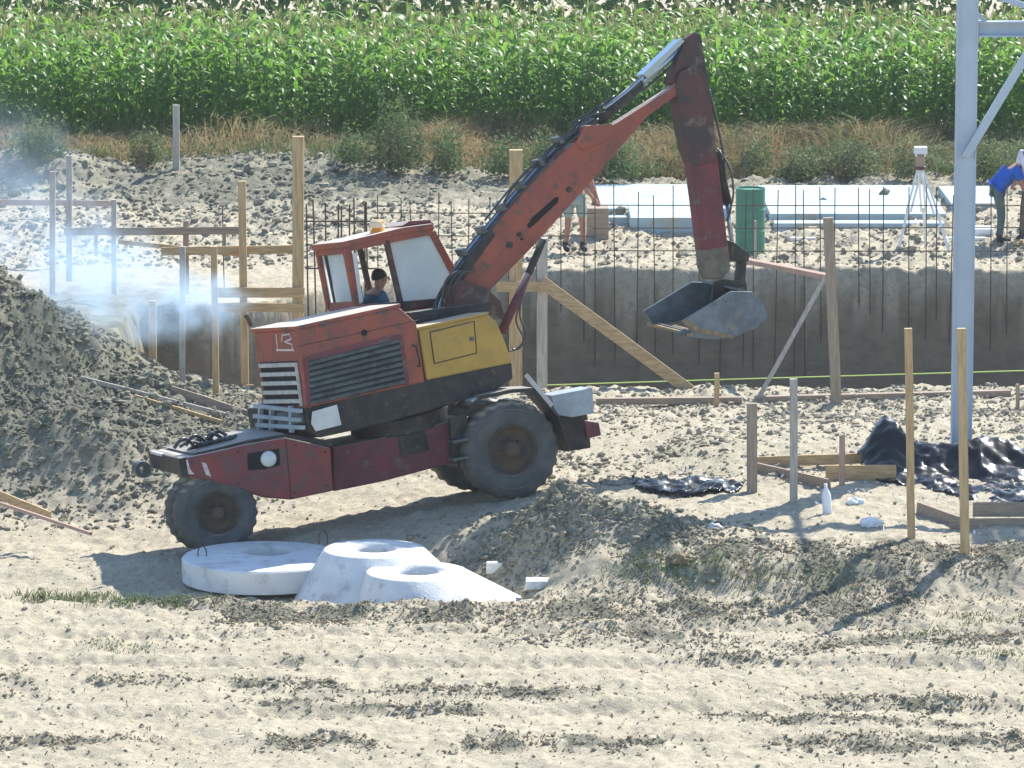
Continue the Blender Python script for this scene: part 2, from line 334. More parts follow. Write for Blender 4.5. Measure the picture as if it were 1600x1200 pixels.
def ground_mat():
    m = bpy.data.materials.new('dry_clay_ground'); m.use_nodes = True; nt = m.node_tree; N = nt.nodes; L = nt.links
    b = N["Principled BSDF"]; b.inputs["Roughness"].default_value = 0.92; b.inputs["Specular IOR Level"].default_value = 0.15
    tc = N.new('ShaderNodeTexCoord')
    def noise(s, det=6, ro=0.65, sc3=None):
        n = N.new('ShaderNodeTexNoise'); n.inputs['Scale'].default_value = s; n.inputs['Detail'].default_value = det; n.inputs['Roughness'].default_value = ro
        if sc3:
            mp = N.new('ShaderNodeMapping'); mp.inputs['Scale'].default_value = sc3; L.new(tc.outputs['Object'], mp.inputs[0]); L.new(mp.outputs[0], n.inputs['Vector'])
        else: L.new(tc.outputs['Object'], n.inputs['Vector'])
        return n.outputs[0]
    def rng(src, a, bb):
        r = N.new('ShaderNodeMapRange'); r.inputs[1].default_value = a; r.inputs[2].default_value = bb; L.new(src, r.inputs[0]); return r.outputs[0]
    def mix(fac, a, bb):
        x = N.new('ShaderNodeMix'); x.data_type = 'RGBA'; L.new(fac, x.inputs[0])
        for i, v in ((6, a), (7, bb)):
            if isinstance(v, tuple): x.inputs[i].default_value = (*v, 1)
            else: L.new(v, x.inputs[i])
        return x.outputs[2]
    def mul(a, bb):
        x = N.new('ShaderNodeMath'); x.operation = 'MULTIPLY'; L.new(a, x.inputs[0])
        if isinstance(bb, float): x.inputs[1].default_value = bb
        else: L.new(bb, x.inputs[1])
        return x.outputs[0]
    pale = mix(rng(noise(1.1), 0.35, 0.65), (0.56, 0.49, 0.355), (0.485, 0.42, 0.30))
    pale = mix(rng(noise(9, 8, 0.75), 0.45, 0.75), pale, (0.30, 0.26, 0.19))
    pale = mix(rng(noise(38, 4, 0.7), 0.60, 0.72), pale, (0.21, 0.18, 0.13))
    pale = mix(rng(noise(1.0, 5, 0.7, (7, 3.2, 7)), 0.56, 0.68), pale, (0.34, 0.30, 0.215))
    pale = mix(rng(noise(1.0, 3, 0.7, (19, 9, 19)), 0.60, 0.70), pale, (0.27, 0.235, 0.17))
    moist_shade = mix(rng(noise(3.5, 8, 0.75), 0.4, 0.62), (0.135, 0.135, 0.095), (0.25, 0.235, 0.17))  # damp soil colour, darkened further with the shade of slopes and rough bands
    moist_shade = mix(rng(noise(22, 5, 0.7), 0.56, 0.70), moist_shade, (0.33, 0.31, 0.24))
    wall = mix(rng(noise(2.2, 7, 0.75, (1.0, 1.0, 2.2)), 0.35, 0.65), (0.20, 0.165, 0.115), (0.29, 0.23, 0.155))
    at = N.new('ShaderNodeAttribute'); at.attribute_name = 'fresh_shade'
    at2 = N.new('ShaderNodeAttribute'); at2.attribute_name = 'cut'
    n = rng(noise(2.2, 5, 0.7), 0.3, 0.7)
    ad = N.new('ShaderNodeMath'); ad.operation = 'MULTIPLY_ADD'; L.new(n, ad.inputs[0]); ad.inputs[1].default_value = 0.5; L.new(at.outputs['Fac'], ad.inputs[2])
    col = mix(rng(ad.outputs[0], 0.5, 1.0), pale, moist_shade)
    col = mix(at2.outputs['Fac'], col, wall)
    L.new(col, b.inputs['Base Color'])
    bp = N.new('ShaderNodeBump'); bp.inputs['Strength'].default_value = 0.8; bp.inputs['Distance'].default_value = 0.05
    L.new(noise(16, 6, 0.75), bp.inputs['Height'])
    bp2 = N.new('ShaderNodeBump'); bp2.inputs['Strength'].default_value = 0.6; bp2.inputs['Distance'].default_value = 0.02
    L.new(noise(60, 3, 0.7), bp2.inputs['Height']); L.new(bp.outputs[0], bp2.inputs['Normal']); L.new(bp2.outputs[0], b.inputs['Normal'])
    return m
M['ground'] = ground_mat()
M['clod'] = mat('clay_clods', (0.40, 0.355, 0.265), (0.27, 0.24, 0.175), 1.8, 0.92, bump=0.5, bscale=40, c3=(0.17, 0.15, 0.11), s3=14, spec=0.15)
M['clodd'] = mat('shade_dark_clods', (0.35, 0.305, 0.215), (0.22, 0.19, 0.13), 3.5, 0.95, bump=0.5, bscale=40, spec=0.1)  # darker clods, putting the cast shade of the rough bands into colour
M['clodw'] = mat('damp_clods', (0.19, 0.18, 0.13), (0.27, 0.25, 0.185), 1.8, 0.92, bump=0.5, bscale=40, c3=(0.12, 0.11, 0.08), s3=12, spec=0.15)

# ------------------------------------------------------------ ground
def axis_arr(parts):
    out = []
    for a, b, st in parts: out.append(np.arange(a, b, st))
    return np.concatenate(out)
gx = np.concatenate([-np.geomspace(900, 14.5, 22), np.arange(-14, -9, 0.25), np.arange(-9, 9, 0.036), np.arange(9, 14, 0.25), np.geomspace(14, 900, 22)])
gy = np.concatenate([np.linspace(-60, 40, 16), np.arange(41, 44, 0.25), np.arange(44, 60, 0.055), np.arange(60, 97, 0.085), np.arange(97, 112, 0.5), np.geomspace(112, 1800, 24)])
GX, GY = np.meshgrid(gx, gy)
near = sst(20, 12, np.abs(GX)) * sst(36, 42, GY) * sst(140, 110, GY)
def clampxy(a, lo, hi): return np.clip(a, lo, hi)
HX = clampxy(GX, -16, 16); HY = clampxy(GY, 41, 112)
GZm = hf(HX, HY) * near + disp(HX, HY) * near
GZm = np.where(GY > 140, 0, GZm)
ground = grid_obj('ground', GX, GY, GZm, M['ground'], True)
prop(ground, kind='structure', label='pale dry clay ground of the building site with an excavated pit')
zz = hf(HX, HY)
fresh_shade = 1.0 * bands(GX, GY) * sst(.35, .55, vnoise(GX * 3.5, GY * 2.2, 240)) * (GY < 54) + 0.62 * gauss(GX, GY, 0.6, 55.0, 1.3, 0.9) + 1.0 * sst(2.7, 3.9, -GX) * gauss(GX, GY, GX, 63.4, 1, 3.4) + 0.5 * sst(87, 90, GY) * sst(97.5, 95, GY) \
    + 0.45 * gauss(GX, GY, -4.5, 87, 4.5, 5) + 0.75 * sst(-4.3, -5.4, GX) * sst(66, 68, GY) * sst(79, 75, GY)  # band term paints shade cast by rough clods; other terms mark dug soil
cut = (sst(-0.25, -0.5, zz) * sst(66.5, 67.2, GY) * (GY < 82))
for an, av in (('fresh_shade', fresh_shade), ('cut', cut)):
    at = ground.data.attributes.new(an, 'FLOAT', 'POINT'); at.data.foreach_set("value", np.ascontiguousarray(av.ravel(), np.float32))

# ------------------------------------------------------------ clods, litter (stuff nobody could count)
def icos():
    bm = bmesh.new(); bmesh.ops.create_icosphere(bm, subdivisions=1, radius=1.0)
    v = np.array([x.co[:] for x in bm.verts]); f = np.array([[q.index for q in p.verts] for p in bm.faces]); bm.free(); return v, f
IV, IF = icos()
def Hv(x, y): return hf(x, y) + disp(x, y)
def clods(name, x, y, s, m, label, sink=0.25):
    n = len(x); z = Hv(x, y)
    v = IV[None] * (1 + 0.35 * (np.random.rand(n, len(IV), 1) - 0.5) * 2)
    sc_ = s[:, None, None] * (0.6 + 0.8 * np.random.rand(n, 1, 3)) * np.array([1, 1, 0.75])
    v = v * sc_
    a = np.random.rand(n) * 6.28; c, si = np.cos(a)[:, None], np.sin(a)[:, None]
    vx = v[..., 0] * c - v[..., 1] * si; vy = v[..., 0] * si + v[..., 1] * c
    co = np.stack([vx + x[:, None], vy + y[:, None], v[..., 2] + (z + s * sink)[:, None]], -1).reshape(-1, 3)
    fc = (IF[None] + (np.arange(n) * len(IV))[:, None, None]).reshape(-1, 3)
    o = np_mesh(name, co, fc, m, False); return prop(o, label, 'soil', kind='stuff')
def scatter(n, x0, x1, y0, y1, dens):
    x = np.random.uniform(x0, x1, n * 4); y = np.random.uniform(y0, y1, n * 4)
    p = dens(x, y); k = np.random.rand(n * 4) < p; return x[k][:n], y[k][:n]
def dfore(x, y): return np.clip(bands(x, y) * (.45 + .9 * (vnoise(x * 3, y * 2.4, 8) > .45)) + .015, 0, 1)
def ln(n, med, sig, lo, hi): return np.clip(np.random.lognormal(math.log(med), sig, n), lo, hi)
x, y = scatter(20000, -7, 7, 44.3, 53.8, dfore)
clods('dirt_clods', x, y, ln(len(x), 0.0115, 0.45, 0.006, 0.038), M['clodd'], 'dry clay clods strewn over the foreground ground')
x, y = scatter(2200, -7, 7, 44.3, 66, lambda x, y: 0.3 + 0 * x)
clods('dirt_crumbs', x, y, ln(len(x), 0.014, 0.4, 0.008, 0.04), M['clod'], 'small clay crumbs between the wheel tracks')
x, y = scatter(4200, -1.2, 3.4, 53.2, 56.8, lambda x, y: np.clip(gauss(x, y, 0.5, 55.0, 0.95, 0.8) + 0.9 * gauss(x, y, 1.4, 54.1, 1.0, 0.6), 0, 1) * 0.9)
clods('mound_clods', x, y, ln(len(x), 0.017, 0.5, 0.008, 0.06), M['clodw'], 'clods on the low earth mound beside the rear wheel')
x, y = scatter(11000, -9, -2.4, 58.5, 67.5, lambda x, y: np.clip(sst(2.2, 4.2, -x) * gauss(x, y, x, 63.0, 1, 3.6), 0, 1))
clods('heap_clods', x, y, ln(len(x), 0.02, 0.5, 0.01, 0.09), M['clodw'], 'clods on the slope of the spoil heap at the left')
x, y = scatter(7000, 0.0, 8, 57.5, 66.6, lambda x, y: 0.12 + 0.5 * sst(62, 65, y) * vnoise(x, y, 5) + 0.4 * (vnoise(x * 0.8, y * 1.4, 15) > 0.6))
clods('pit_edge_clods', x, y, ln(len(x), 0.018, 0.5, 0.008, 0.06), M['clod'], 'broken clods along the near edge of the pit')
x, y = scatter(9000, -12, 12, 80, 96.5, lambda x, y: 0.25 + 0.6 * sst(1, -3, x) * sst(82, 86, y) + 0.0 * x)
clods('far_clods', x, y, ln(len(x), 0.026, 0.5, 0.014, 0.10), M['clodw'], 'rubble and clods on the far side of the pit')
x, y = scatter(4000, -12, 12, 79.3, 86, lambda x, y: 0.4 + 0.0 * x)
clods('pale_clods', x, y, ln(len(x), 0.026, 0.5, 0.014, 0.09), M['clod'], 'pale clods along the far edge of the pit')

def blades(name, x, y, h, lean, w, m, label, cat, nseg=1, z=None):
    n = len(x); z = Hv(x, y) if z is None else z
    a = np.random.rand(n) * 6.283; dx, dy = np.cos(a), np.sin(a)
    b = np.random.rand(n) * 6.283; wx, wy = np.cos(b) * w / 2, np.sin(b) * w / 2
    base = np.stack([x, y, z - 0.01], -1); wv = np.stack([wx, wy, 0 * wx], -1)
    mid = base + np.stack([dx * lean * h * 0.35, dy * lean * h * 0.35, h * 0.6], -1)
    tip = base + np.stack([dx * lean * h, dy * lean * h, h * (1 - 0.35 * lean)], -1)
    co = np.stack([base - wv, base + wv, mid + wv * 0.8, mid - wv * 0.8, tip], 1).reshape(-1, 3)
    i = (np.arange(n) * 5)[:, None]
    f = np.concatenate([i + np.array([[0, 1, 2]]), i + np.array([[0, 2, 3]]), i + np.array([[3, 2, 4]])])
    o = np_mesh(name, co, f, m, False); return prop(o, label, cat, kind='stuff')
def flakes(name, x, y, z, s, m, label, cat):
    n = len(x); c = np.stack([x, y, z], -1); r = np.random.randn(n, 3); r /= np.linalg.norm(r, axis=1)[:, None]
    q = np.random.randn(n, 3); q -= r * (q * r).sum(1)[:, None]; q /= np.linalg.norm(q, axis=1)[:, None]
    s = s[:, None]
    co = np.stack([c - r * s, c + q * s * 0.45, c + r * s, c - q * s * 0.45], 1).reshape(-1, 3)
    f = (np.arange(n) * 4)[:, None] + np.array([[0, 1, 2, 3]])
    o = np_mesh(name, co, f, m, False); return prop(o, label, cat, kind='stuff')
# litter in the foreground: short dry stems, a little green
x, y = scatter(11000, -7, 7, 44.3, 53.6, lambda x, y: np.clip(dfore(x, y) * 1.0 + 0.01, 0, 1))
blades('dry_litter', x, y, np.random.uniform(0.02, 0.07, len(x)), 1.5, 0.014, M['straw'], 'dry brown plant litter lying on the foreground clay', 'litter')
def tufts(cx, cy, n, rx, ry, h0, h1): 
    return np.random.normal(cx, rx, n), np.random.normal(cy, ry, n), np.random.uniform(h0, h1, n)
T = [tufts(GH(px, py).x, GH(px, py).y, n, 0.22, 0.15, 0.03, hh) for px, py, n, hh in
     ((70, 935, 260, .16), (130, 938, 260, .14), (190, 940, 160, .12), (250, 938, 200, .14), (290, 935, 120, .1), (160, 1010, 90, .07), (215, 1015, 80, .07),
      (1180, 905, 150, .16), (1300, 915, 160, .12), (1060, 900, 160, .16), (1000, 890, 180, .18), (1530, 965, 200, .09), (1450, 990, 120, .08), (1560, 1020, 200, .08), (700, 925, 120, .1), (640, 930, 100, .09), (1110, 880, 100, .12))]
x, y, h = (np.concatenate([t[i] for t in T]) for i in range(3))
blades('green_tufts', x, y, h, 0.9, 0.012, M['greenweed'], 'low grey green weed tufts along the crest in front of the concrete', 'weeds')

# weeds in front of the corn
def dweed(x, y):
    return np.clip(0.45 * (vnoise(x * 0.9, y * 0.8, 77) > 0.35) + 0.7 * vnoise(x * 0.5, y * 0.5, 78) ** 2, 0, 1) * np.where((x > -7.5) & (x < -3.2), 0.25, 1.0)
x, y = scatter(36000, -13, 13, 92.0, 97.4, dweed)
hh = np.random.uniform(0.3, 0.9, len(x)) * (0.3 + 1.4 * vnoise(x * 0.7, y * 0.4, 81)) * sst(90.5, 95.5, y) + 0.05
blades('dry_grass', x, y, hh, 0.8, 0.022, M['drygrass'], 'tall dry brown grass in front of the corn', 'grass')
x, y = scatter(16000, -13, 13, 92.0, 96.6, lambda x, y: np.clip((vnoise(x * 0.8 + 5, y * 0.8, 87) > 0.5) * 0.6 + 0.1, 0, 1) * np.where((x > -8) & (x < -3.4), 0.2, 1.0))
hh = np.random.uniform(0.08, 0.45, len(x)) * (0.5 + vnoise(x * 1.1, y * 0.8, 83))
blades('green_weeds', x, y, hh, 0.9, 0.03, M['greenweed'], 'low grey green weeds along the field edge', 'weeds')
def bush(cx, cy, rx, ry, rz, n):
    p = np.random.randn(n, 3); p /= np.linalg.norm(p, axis=1)[:, None]; p *= np.random.rand(n, 1) ** 0.45
    p *= 1 + 0.35 * np.sin(p[:, :1] * 7 + cx) * np.cos(p[:, 1:2] * 6)
    return cx + p[:, 0] * rx, cy + p[:, 1] * ry, H(cx, cy) + 0.1 + np.abs(p[:, 2]) * rz
bs = []
for px, py, w, hgt, n in ((620, 270, 95, 100, 3600), (700, 275, 60, 70, 1500), (550, 262, 60, 50, 1100), (790, 280, 80, 60, 1800), (960, 285, 110, 65, 2600), (1250, 285, 70, 45, 1800),
                          (1330, 280, 90, 55, 2000), (1180, 270, 60, 60, 1200), (230, 262, 60, 50, 1500), (60, 255, 90, 60, 2200), (1420, 285, 60, 60, 1400), (1540, 285, 90, 60, 2200), (850, 270, 60, 60, 1200)):
    p = GH(px, py); s = 80.0; bs.append(bush(p.x, p.y, w / 2 / s, 0.6, hgt / s, n))
x, y, z = (np.concatenate([b[i] for b in bs]) for i in range(3))
flakes('scrub', x, y, z, np.random.uniform(0.02, 0.055, len(x)), M['greenweed'], 'scrubby weed clumps between the site and the corn', 'weeds')

# ------------------------------------------------------------ corn
def corn_parts(seed):
    rnd = random.Random(seed); hgt = rnd.uniform(1.75, 2.15)
    st = MB(); bend = [Vector((rnd.uniform(-.04, .04) * t, rnd.uniform(-.04, .04) * t, hgt * t)) for t in (0, .33, .66, 1)]
    tube(st, bend, [0.016, 0.014, 0.011, 0.006], 4)
    lf = MB(); a0 = rnd.uniform(0, 6.28)
    nl = rnd.randint(11, 14)
    for i in range(nl):
        t = 0.12 + 0.84 * i / (nl - 1); z0 = hgt * t; a = a0 + math.pi * i + rnd.uniform(-.5, .5)
        L = rnd.uniform(0.55, 0.85) * (1.05 - 0.45 * abs(t - .5)); el = rnd.uniform(0.9, 1.25); w = rnd.uniform(0.08, 0.12)
        d = Vector((math.cos(a), math.sin(a), 0)); s = Vector((-math.sin(a), math.cos(a), 0)); tw = rnd.uniform(-.6, .6)
        p = Vector((0, 0, z0)); vs = []; fs = []; K = 5
        for k in range(K + 1):
            u = k / K; ww = w * (math.sin(math.pi * min(1, 0.18 + 0.85 * u)) if u < 1 else 0.03) * 0.5
            sd = (s * math.cos(tw * u) + Vector((0, 0, 1)) * math.sin(tw * u))
            vs += [p + sd * ww + Vector((0, 0, ww * .35)), p, p - sd * ww + Vector((0, 0, ww * .35))]
            e = el - u * rnd.uniform(1.9, 2.6); p = p + (d * math.cos(e) + Vector((0, 0, 1)) * math.sin(e)) * (L / K)
        for k in range(K):
            for j in (0, 1): fs.append((k * 3 + j, k * 3 + j + 1, k * 3 + 4 + j, k * 3 + 3 + j))
        lf.add(vs, fs)
    ts = MB(); top = bend[-1]
    for i in range(10):
        a = rnd.uniform(0, 6.28); d = Vector((math.cos(a), math.sin(a), 0)) * (0 if i == 0 else rnd.uniform(.06, .13)); h = rnd.uniform(.16, .28)
        s = Vector((-math.sin(a), math.cos(a), 0)) * .008
        ts.add([top - s, top + s, top + d * .6 + Vector((0, 0, h * .7)) + s, top + d * .6 + Vector((0, 0, h * .7)) - s, top + d + Vector((0, 0, h))], [(0, 1, 2, 3), (3, 2, 4)])
    return st, lf, ts
protos = []
for k in range(8):
    st, lf, ts = corn_parts(100 + k); rec = []
    for nm, mb, mm in (('stalk', st, M['stalk']), ('foliage', lf, M['leaf']), ('tassel', ts, M['tassel'])):
        me = bpy.data.meshes.new(nm); me.from_pydata([tuple(v) for v in mb.v], [], mb.f); me.materials.append(mm)
        if nm == 'foliage': me.shade_smooth()
        rec.append((nm, me))
    protos.append(rec)
spots = []
r = 0; yy = 97.1
while yy < 105.7:
    hwid = 1600 / 2 / (F / yy) + 1.2
    xx = -hwid
    while xx < hwid:
        spots.append((xx + random.uniform(-.05, .05), yy + random.uniform(-.09, .09))); xx += random.uniform(0.14, 0.24)
    yy += 0.72
front = spots[:300]; rest = spots[300:]
g = 'corn plants in the front rows of the field'
for i, (xx, yy) in enumerate(front):
    rec = protos[random.randrange(8)]; s = random.uniform(0.86, 1.08) * (1 + .10 * math.sin(xx * 1.3) * math.sin(xx * .47 + 1)); a = random.uniform(0, 6.28)
    root = None
    for nm, me in rec:
        if nm == 'tassel' and random.random() > .4: continue
        o = bpy.data.objects.new('corn_plant' if root is None else nm, me); link(o, root)
        if root is None:
            root = o; o.location = (xx, yy, H(xx, yy) - 0.02); o.rotation_euler = (random.uniform(-.05, .05), random.uniform(-.05, .05), a); o.scale = (s, s, s)
            prop(o, 'green corn plant with drooping leaves in the front rows of the field', 'corn plant', g)
# remaining rows as one mass per part
for nm_i, nm, mm, lab in ((0, 'corn_field_stalks', 'stalk', 'stalks of the corn field behind its front rows'), (1, 'corn_field', 'leaf', 'dense corn field behind its front rows'), (2, 'corn_field_tassels', 'tassel', 'pale tassels over the corn field')):
    if nm_i == 0: continue
    P = []
    for k in range(8):
        me = protos[k][nm_i][1]; v = np.empty(len(me.vertices) * 3, np.float32); me.vertices.foreach_get('co', v)
        P.append((v.reshape(-1, 3), np.array([list(p.vertices) + ([p.vertices[-1]] if len(p.vertices) == 3 else []) for p in me.polygons])))
    cs = []; fs = []; off = 0
    rr = random.Random(5)
    for xx, yy in rest:
        keep = nm_i != 2 or yy > 99.8 or (int(xx * 997) % 3 == 0)
        v, f = P[rr.randrange(8)]; a = rr.uniform(0, 6.28); s = rr.uniform(.9, 1.12); c, si = math.cos(a), math.sin(a)
        w = np.stack([(v[:, 0] * c - v[:, 1] * si) * s + xx, (v[:, 0] * si + v[:, 1] * c) * s + yy, v[:, 2] * s], -1)
        if keep: cs.append(w); fs.append(f + off); off += len(v)
    if nm_i == 2:
        f = np.concatenate(fs); tri = f[f[:, 2] == f[:, 3]][:, :3]; quad = f[f[:, 2] != f[:, 3]]
        f = np.concatenate([quad[:, [0, 1, 2]], quad[:, [0, 2, 3]], tri])
        o = np_mesh(nm, np.concatenate(cs), f, M[mm], False)
    else: o = np_mesh(nm, np.concatenate(cs), np.concatenate(fs), M[mm], True)
    prop(o, lab, 'crop', kind='stuff')
# wild hedge beyond the field
x = np.random.uniform(-22, 22, 30000); y = np.random.uniform(107.2, 111, 30000)
z = np.random.rand(30000) ** 0.8 * (3.2 + 1.5 * vnoise(x * 0.4, y * 0.3, 91))
flakes('hedge', x, y, z, np.random.uniform(0.08, 0.2, 30000), M['treeleaf'], 'dark green hedge far behind the corn field', 'hedge')
x, y = scatter(9000, -16, 16, 105.4, 107.4, lambda x, y: 0.5 + 0 * x)
blades('far_grass', x, y, np.random.uniform(0.3, 0.9, len(x)), 0.7, 0.05, M['drygrass'], 'pale grass strip behind the corn', 'grass')
#PART2
# ============================================================ the wheeled excavator
class Fr:
    """vertical plane with its own heading; w is the distance behind its near side"""
    def __init__(s, B, th, drop=0.0): s.B = Vector(B); s.a = Vector((math.cos(th), math.sin(th), 0)); s.pn = Vector((-math.sin(th), math.cos(th), 0)); s.n = s.pn - Vector((0, 0, drop))
    def P(s, px, py, w=0.0):
        d = ray(px, py); t = ((s.B + s.n * w - CP).dot(s.pn)) / d.dot(s.pn); return CP + d * t
    def pr(s, mb, pts, w0, w1): prism(mb, [s.P(x, y, w0) for x, y in pts], s.n * (w1 - w0))
    def tb(s, mb, pts, r, n=8, w=0.0, k=5): tube(mb, spline([s.P(p[0], p[1], p[2] if len(p) > 2 else w) for p in pts], k), r, n)
C1 = Fr(B0, TH, .11)
cc = C1.P(625, 640, 1.1)
TU = R(25)
nu = Vector((-math.sin(TU), math.cos(TU), 0))
C2 = Fr(cc - nu * 1.02, TU, .155)
ex = empty('wheeled_excavator', (C1.P(560, 800, 1.1).x, C1.P(560, 800, 1.1).y, 0.0), 'old red wheeled excavator with yellow side box and raised arm, driving up the dirt ramp', 'excavator')
def part(nm, mb, m, parent=None, **k): return mb.build(nm, M[m], parent or ex, **k)
def one(nm, m, fn, parent=None, **k):
    mb = MB(); fn(mb); return part(nm, mb, m, parent, **k)
# --- chassis
chs = one('chassis', 'red_dark', lambda b: C1.pr(b, [(520, 699), (600, 684), (728, 652), (727, 718), (600, 752), (521, 768)], 0.38, 1.5), bevel=0.02)
fh = one('rear_hull', 'hullred', lambda b: C1.pr(b, [(285, 716), (342, 704), (385, 694), (445, 684), (517, 700), (521, 767), (455, 781), (415, 778), (385, 768), (330, 752), (292, 744)], 0.0, 1.6), bevel=0.025)
one('deck_plate', 'dark', lambda b: C1.pr(b, [(300, 709), (342, 699), (385, 688), (445, 678), (520, 690), (517, 699), (445, 683), (342, 703)], 0.06, 1.55), fh)
one('lamp_recess', 'black', lambda b: C1.pr(b, [(387, 709), (436, 701), (438, 727), (414, 733), (388, 735)], -0.012, 0.02), fh)
def lamp(b):
    c = C1.P(420, 717, -0.03); lathe(b, c, C1.n, [(0, -0.02), (0.07, -0.012), (0.095, 0.0), (0.10, 0.05), (0, 0.05)], 20)
one('headlight', 'lampglass', lamp, smooth=True)
one('bare_patch', 'whitepaint', lambda b: (C1.pr(b, [(315, 722), (322, 724), (330, 745), (322, 742)], -0.006, 0.0), C1.pr(b, [(287, 720), (293, 718), (297, 733), (304, 741), (296, 741), (289, 734)], -0.006, 0.0)), fh)
# towing tongue
tg = one('end_beam', 'dark', lambda b: C1.pr(b, [(280, 717), (291, 713), (297, 746), (284, 744)], -.01, 1.68), bevel=0.02)
one('tow_eye', 'louvre', lambda b: lathe(b, C1.P(224, 734, 1.3), C1.n, [(0.045, 0), (0.10, 0.0), (0.10, 0.22), (0.045, 0.22), (0.045, 0)], 20), tg)
one('dusty_plate', 'plate', lambda b: C1.pr(b, [(252, 709), (286, 706), (287, 709), (252, 713)], 0.9, 1.5), tg)
# hoses and junk heaped on the rear deck
for i in range(7):
    rr = random.Random(i); x0 = 272 + i * 9; y0 = 700 - i * 2
    one('loose_hose', 'louvre' if i % 2 else 'hose', lambda b: C1.tb(b, [(x0, y0, .3 + i * .1), (x0 + 14, y0 - rr.uniform(6, 16), .35 + i * .1), (x0 + 30, y0 - rr.uniform(-2, 6), .5 + i * .1), (x0 + 22, y0 + 4, .6), (x0 + 44, y0 - 8, .5)], 0.022, 6), fh, smooth=True)
# rear linkage clutter under the hood end
def C2e(px, py, out=0.06):
    d = ray(px, py); o_ = C2.P(480, 640, 0) - C2.a * out; return CP + d * ((o_ - CP).dot(C2.a) / d.dot(C2.a))
def clutter(b):
    for (x0, y0, x1, y1) in ((398, 634, 470, 642), (398, 650, 468, 656), (402, 664, 474, 668), (408, 630, 406, 672), (425, 634, 424, 672), (455, 634, 456, 676)):
        bar(b, C2e(x0, y0), C2e(x1, y1), 0.05, 0.06, C2.a)
one('tow_frame', 'paleblue', clutter, bevel=0.008)
one('tow_box', 'louvre', lambda b: prism(b, [C2e(432, 645), C2e(466, 642), C2e(468, 662), C2e(434, 664)], C2.a * .2))
one('under_guard', 'dark', lambda b: C2.pr(b, [(479, 628), (560, 630), (560, 660), (484, 676)], 0.15, 1.3))
# --- upper structure
one('turntable', 'dark', lambda b: lathe(b, C1.P(625, 668, .9), Vector((-0.17, -0.03, 1)), [(0, -.25), (.55, -.25), (.55, .0), (.6, .02), (.6, .2), (0, .2)], 36))
one('slew_frame', 'dark', lambda b: C2.pr(b, [(476, 636), (664, 594), (800, 566), (802, 592), (770, 612), (690, 636), (600, 662), (500, 684), (482, 672)], 0.04, 1.9), bevel=0.02)
HW = 1.38
def hood(b): C2.pr(b, [(464, 515), (624, 480), (651, 504), (664, 597), (479, 637)], 0, HW)
hd = one('engine_hood', 'red', hood, bevel=0.02)
# lid with its bright top
def lid(b): C2.pr(b, [(460, 510), (626, 474), (627, 479), (462, 516)], -.02, HW + .02)
one('hood_lid', 'red', lid, hd, bevel=0.01)
one('grille_recess', 'black', lambda b: C2.pr(b, [(480, 563), (624, 527), (634, 600), (484, 634)], -0.004, 0.03), hd)
for i in range(8):
    t = (i + .5) / 8; xl = 480 + 4 * t; yl = 563 + 71 * t; xr = 624 + 10 * t; yr = 527 + 73 * t
    one('grille_slat', 'louvre', lambda b: bar(b, C2.P(xl + 1, yl, -0.02), C2.P(xr - 1, yr, -0.02), 0.045, 0.03, C2.n + Vector((0, 0, .6))), hd)
one('grille_frame', 'red_dark', lambda b: [bar(b, C2.P(*p, -0.012), C2.P(*q, -0.012), 0.05, 0.03, C2.n) for p, q in (((478, 562), (625, 525)), ((625, 524), (636, 602)), ((478, 560), (483, 637)))], hd)
# end grille on the chamfered corner
def endp(u, v):
    """u 0..1 across the chamfered face from far-left to near corner, v 0..1 down"""
    a0, e0 = C2.P(464, 515, 0), C2.P(479, 637, 0); a1, e1 = a0 + C2.n * HW, e0 + C2.n * HW
    return a1.lerp(e1, v).lerp(a0.lerp(e0, v), u)
en = (endp(1, 0) - endp(0, 0)).cross(endp(0, 1) - endp(0, 0)).normalized()
if en.x > 0: en = -en
one('end_recess', 'black', lambda b: prism(b, [endp(.08, .40) + en * .006, endp(.92, .40) + en * .006, endp(.92, .97) + en * .006, endp(.08, .97) + en * .006], -en * .05), hd)
for i in range(5):
    v = .44 + i * .117
    one('end_bar', 'chrome_dirty', lambda b: bar(b, endp(.09, v) + en * .02, endp(.91, v) + en * .02, 0.048, 0.03, -en), hd)
one('end_upright', 'chrome_dirty', lambda b: bar(b, endp(.92, .42) + en * .022, endp(.93, .97) + en * .022, 0.03, 0.03, -en), hd)
# worn painted mark
def mark(b):
    def ep(px, py):  # pixel on the end face plane
        d = ray(px, py); o_ = endp(0, 0) + en * .004; return CP + d * ((o_ - CP).dot(en) / d.dot(en))
    def stroke(p, q, w): bar(b, ep(*p), ep(*q), w, 0.004, -en)
    stroke((431, 522), (434, 548), 0.02); stroke((432, 547), (459, 547), 0.025)
    for p, q in (((441, 524), (452, 522)), ((452, 522), (455, 530)), ((455, 530), (444, 534)), ((444, 534), (456, 538)), ((456, 538), (457, 546)), ((441, 524), (440, 534))): stroke(p, q, 0.018)
one('painted_mark', 'whitepaint', mark, hd)
one('hood_seam', 'dark', lambda b: bar(b, C2.P(466, 541, -.002), C2.P(655, 500, -.002), .008, .006, C2.pn), hd)
one('hood_hinge', 'louvre', lambda b: bar(b, C2.P(500, 509, -.01), C2.P(515, 505.5, -.01), .03, .02, C2.pn), hd)
one('hood_hinge', 'louvre', lambda b: bar(b, C2.P(590, 489, -.01), C2.P(604, 486, -.01), .03, .02, C2.pn), hd)
one('grab_handle', 'dark', lambda b: C2.tb(b, [(646, 540, -.01), (650, 541, -.06), (656, 570, -.06), (652, 571, -.01)], .012, 6), hd, smooth=True)
one('exhaust_pipe', 'rim', lambda b: C2.tb(b, [(392, 509, 1.2), (389, 500, 1.2), (384, 492, 1.2)], .03, 10), hd, smooth=True)
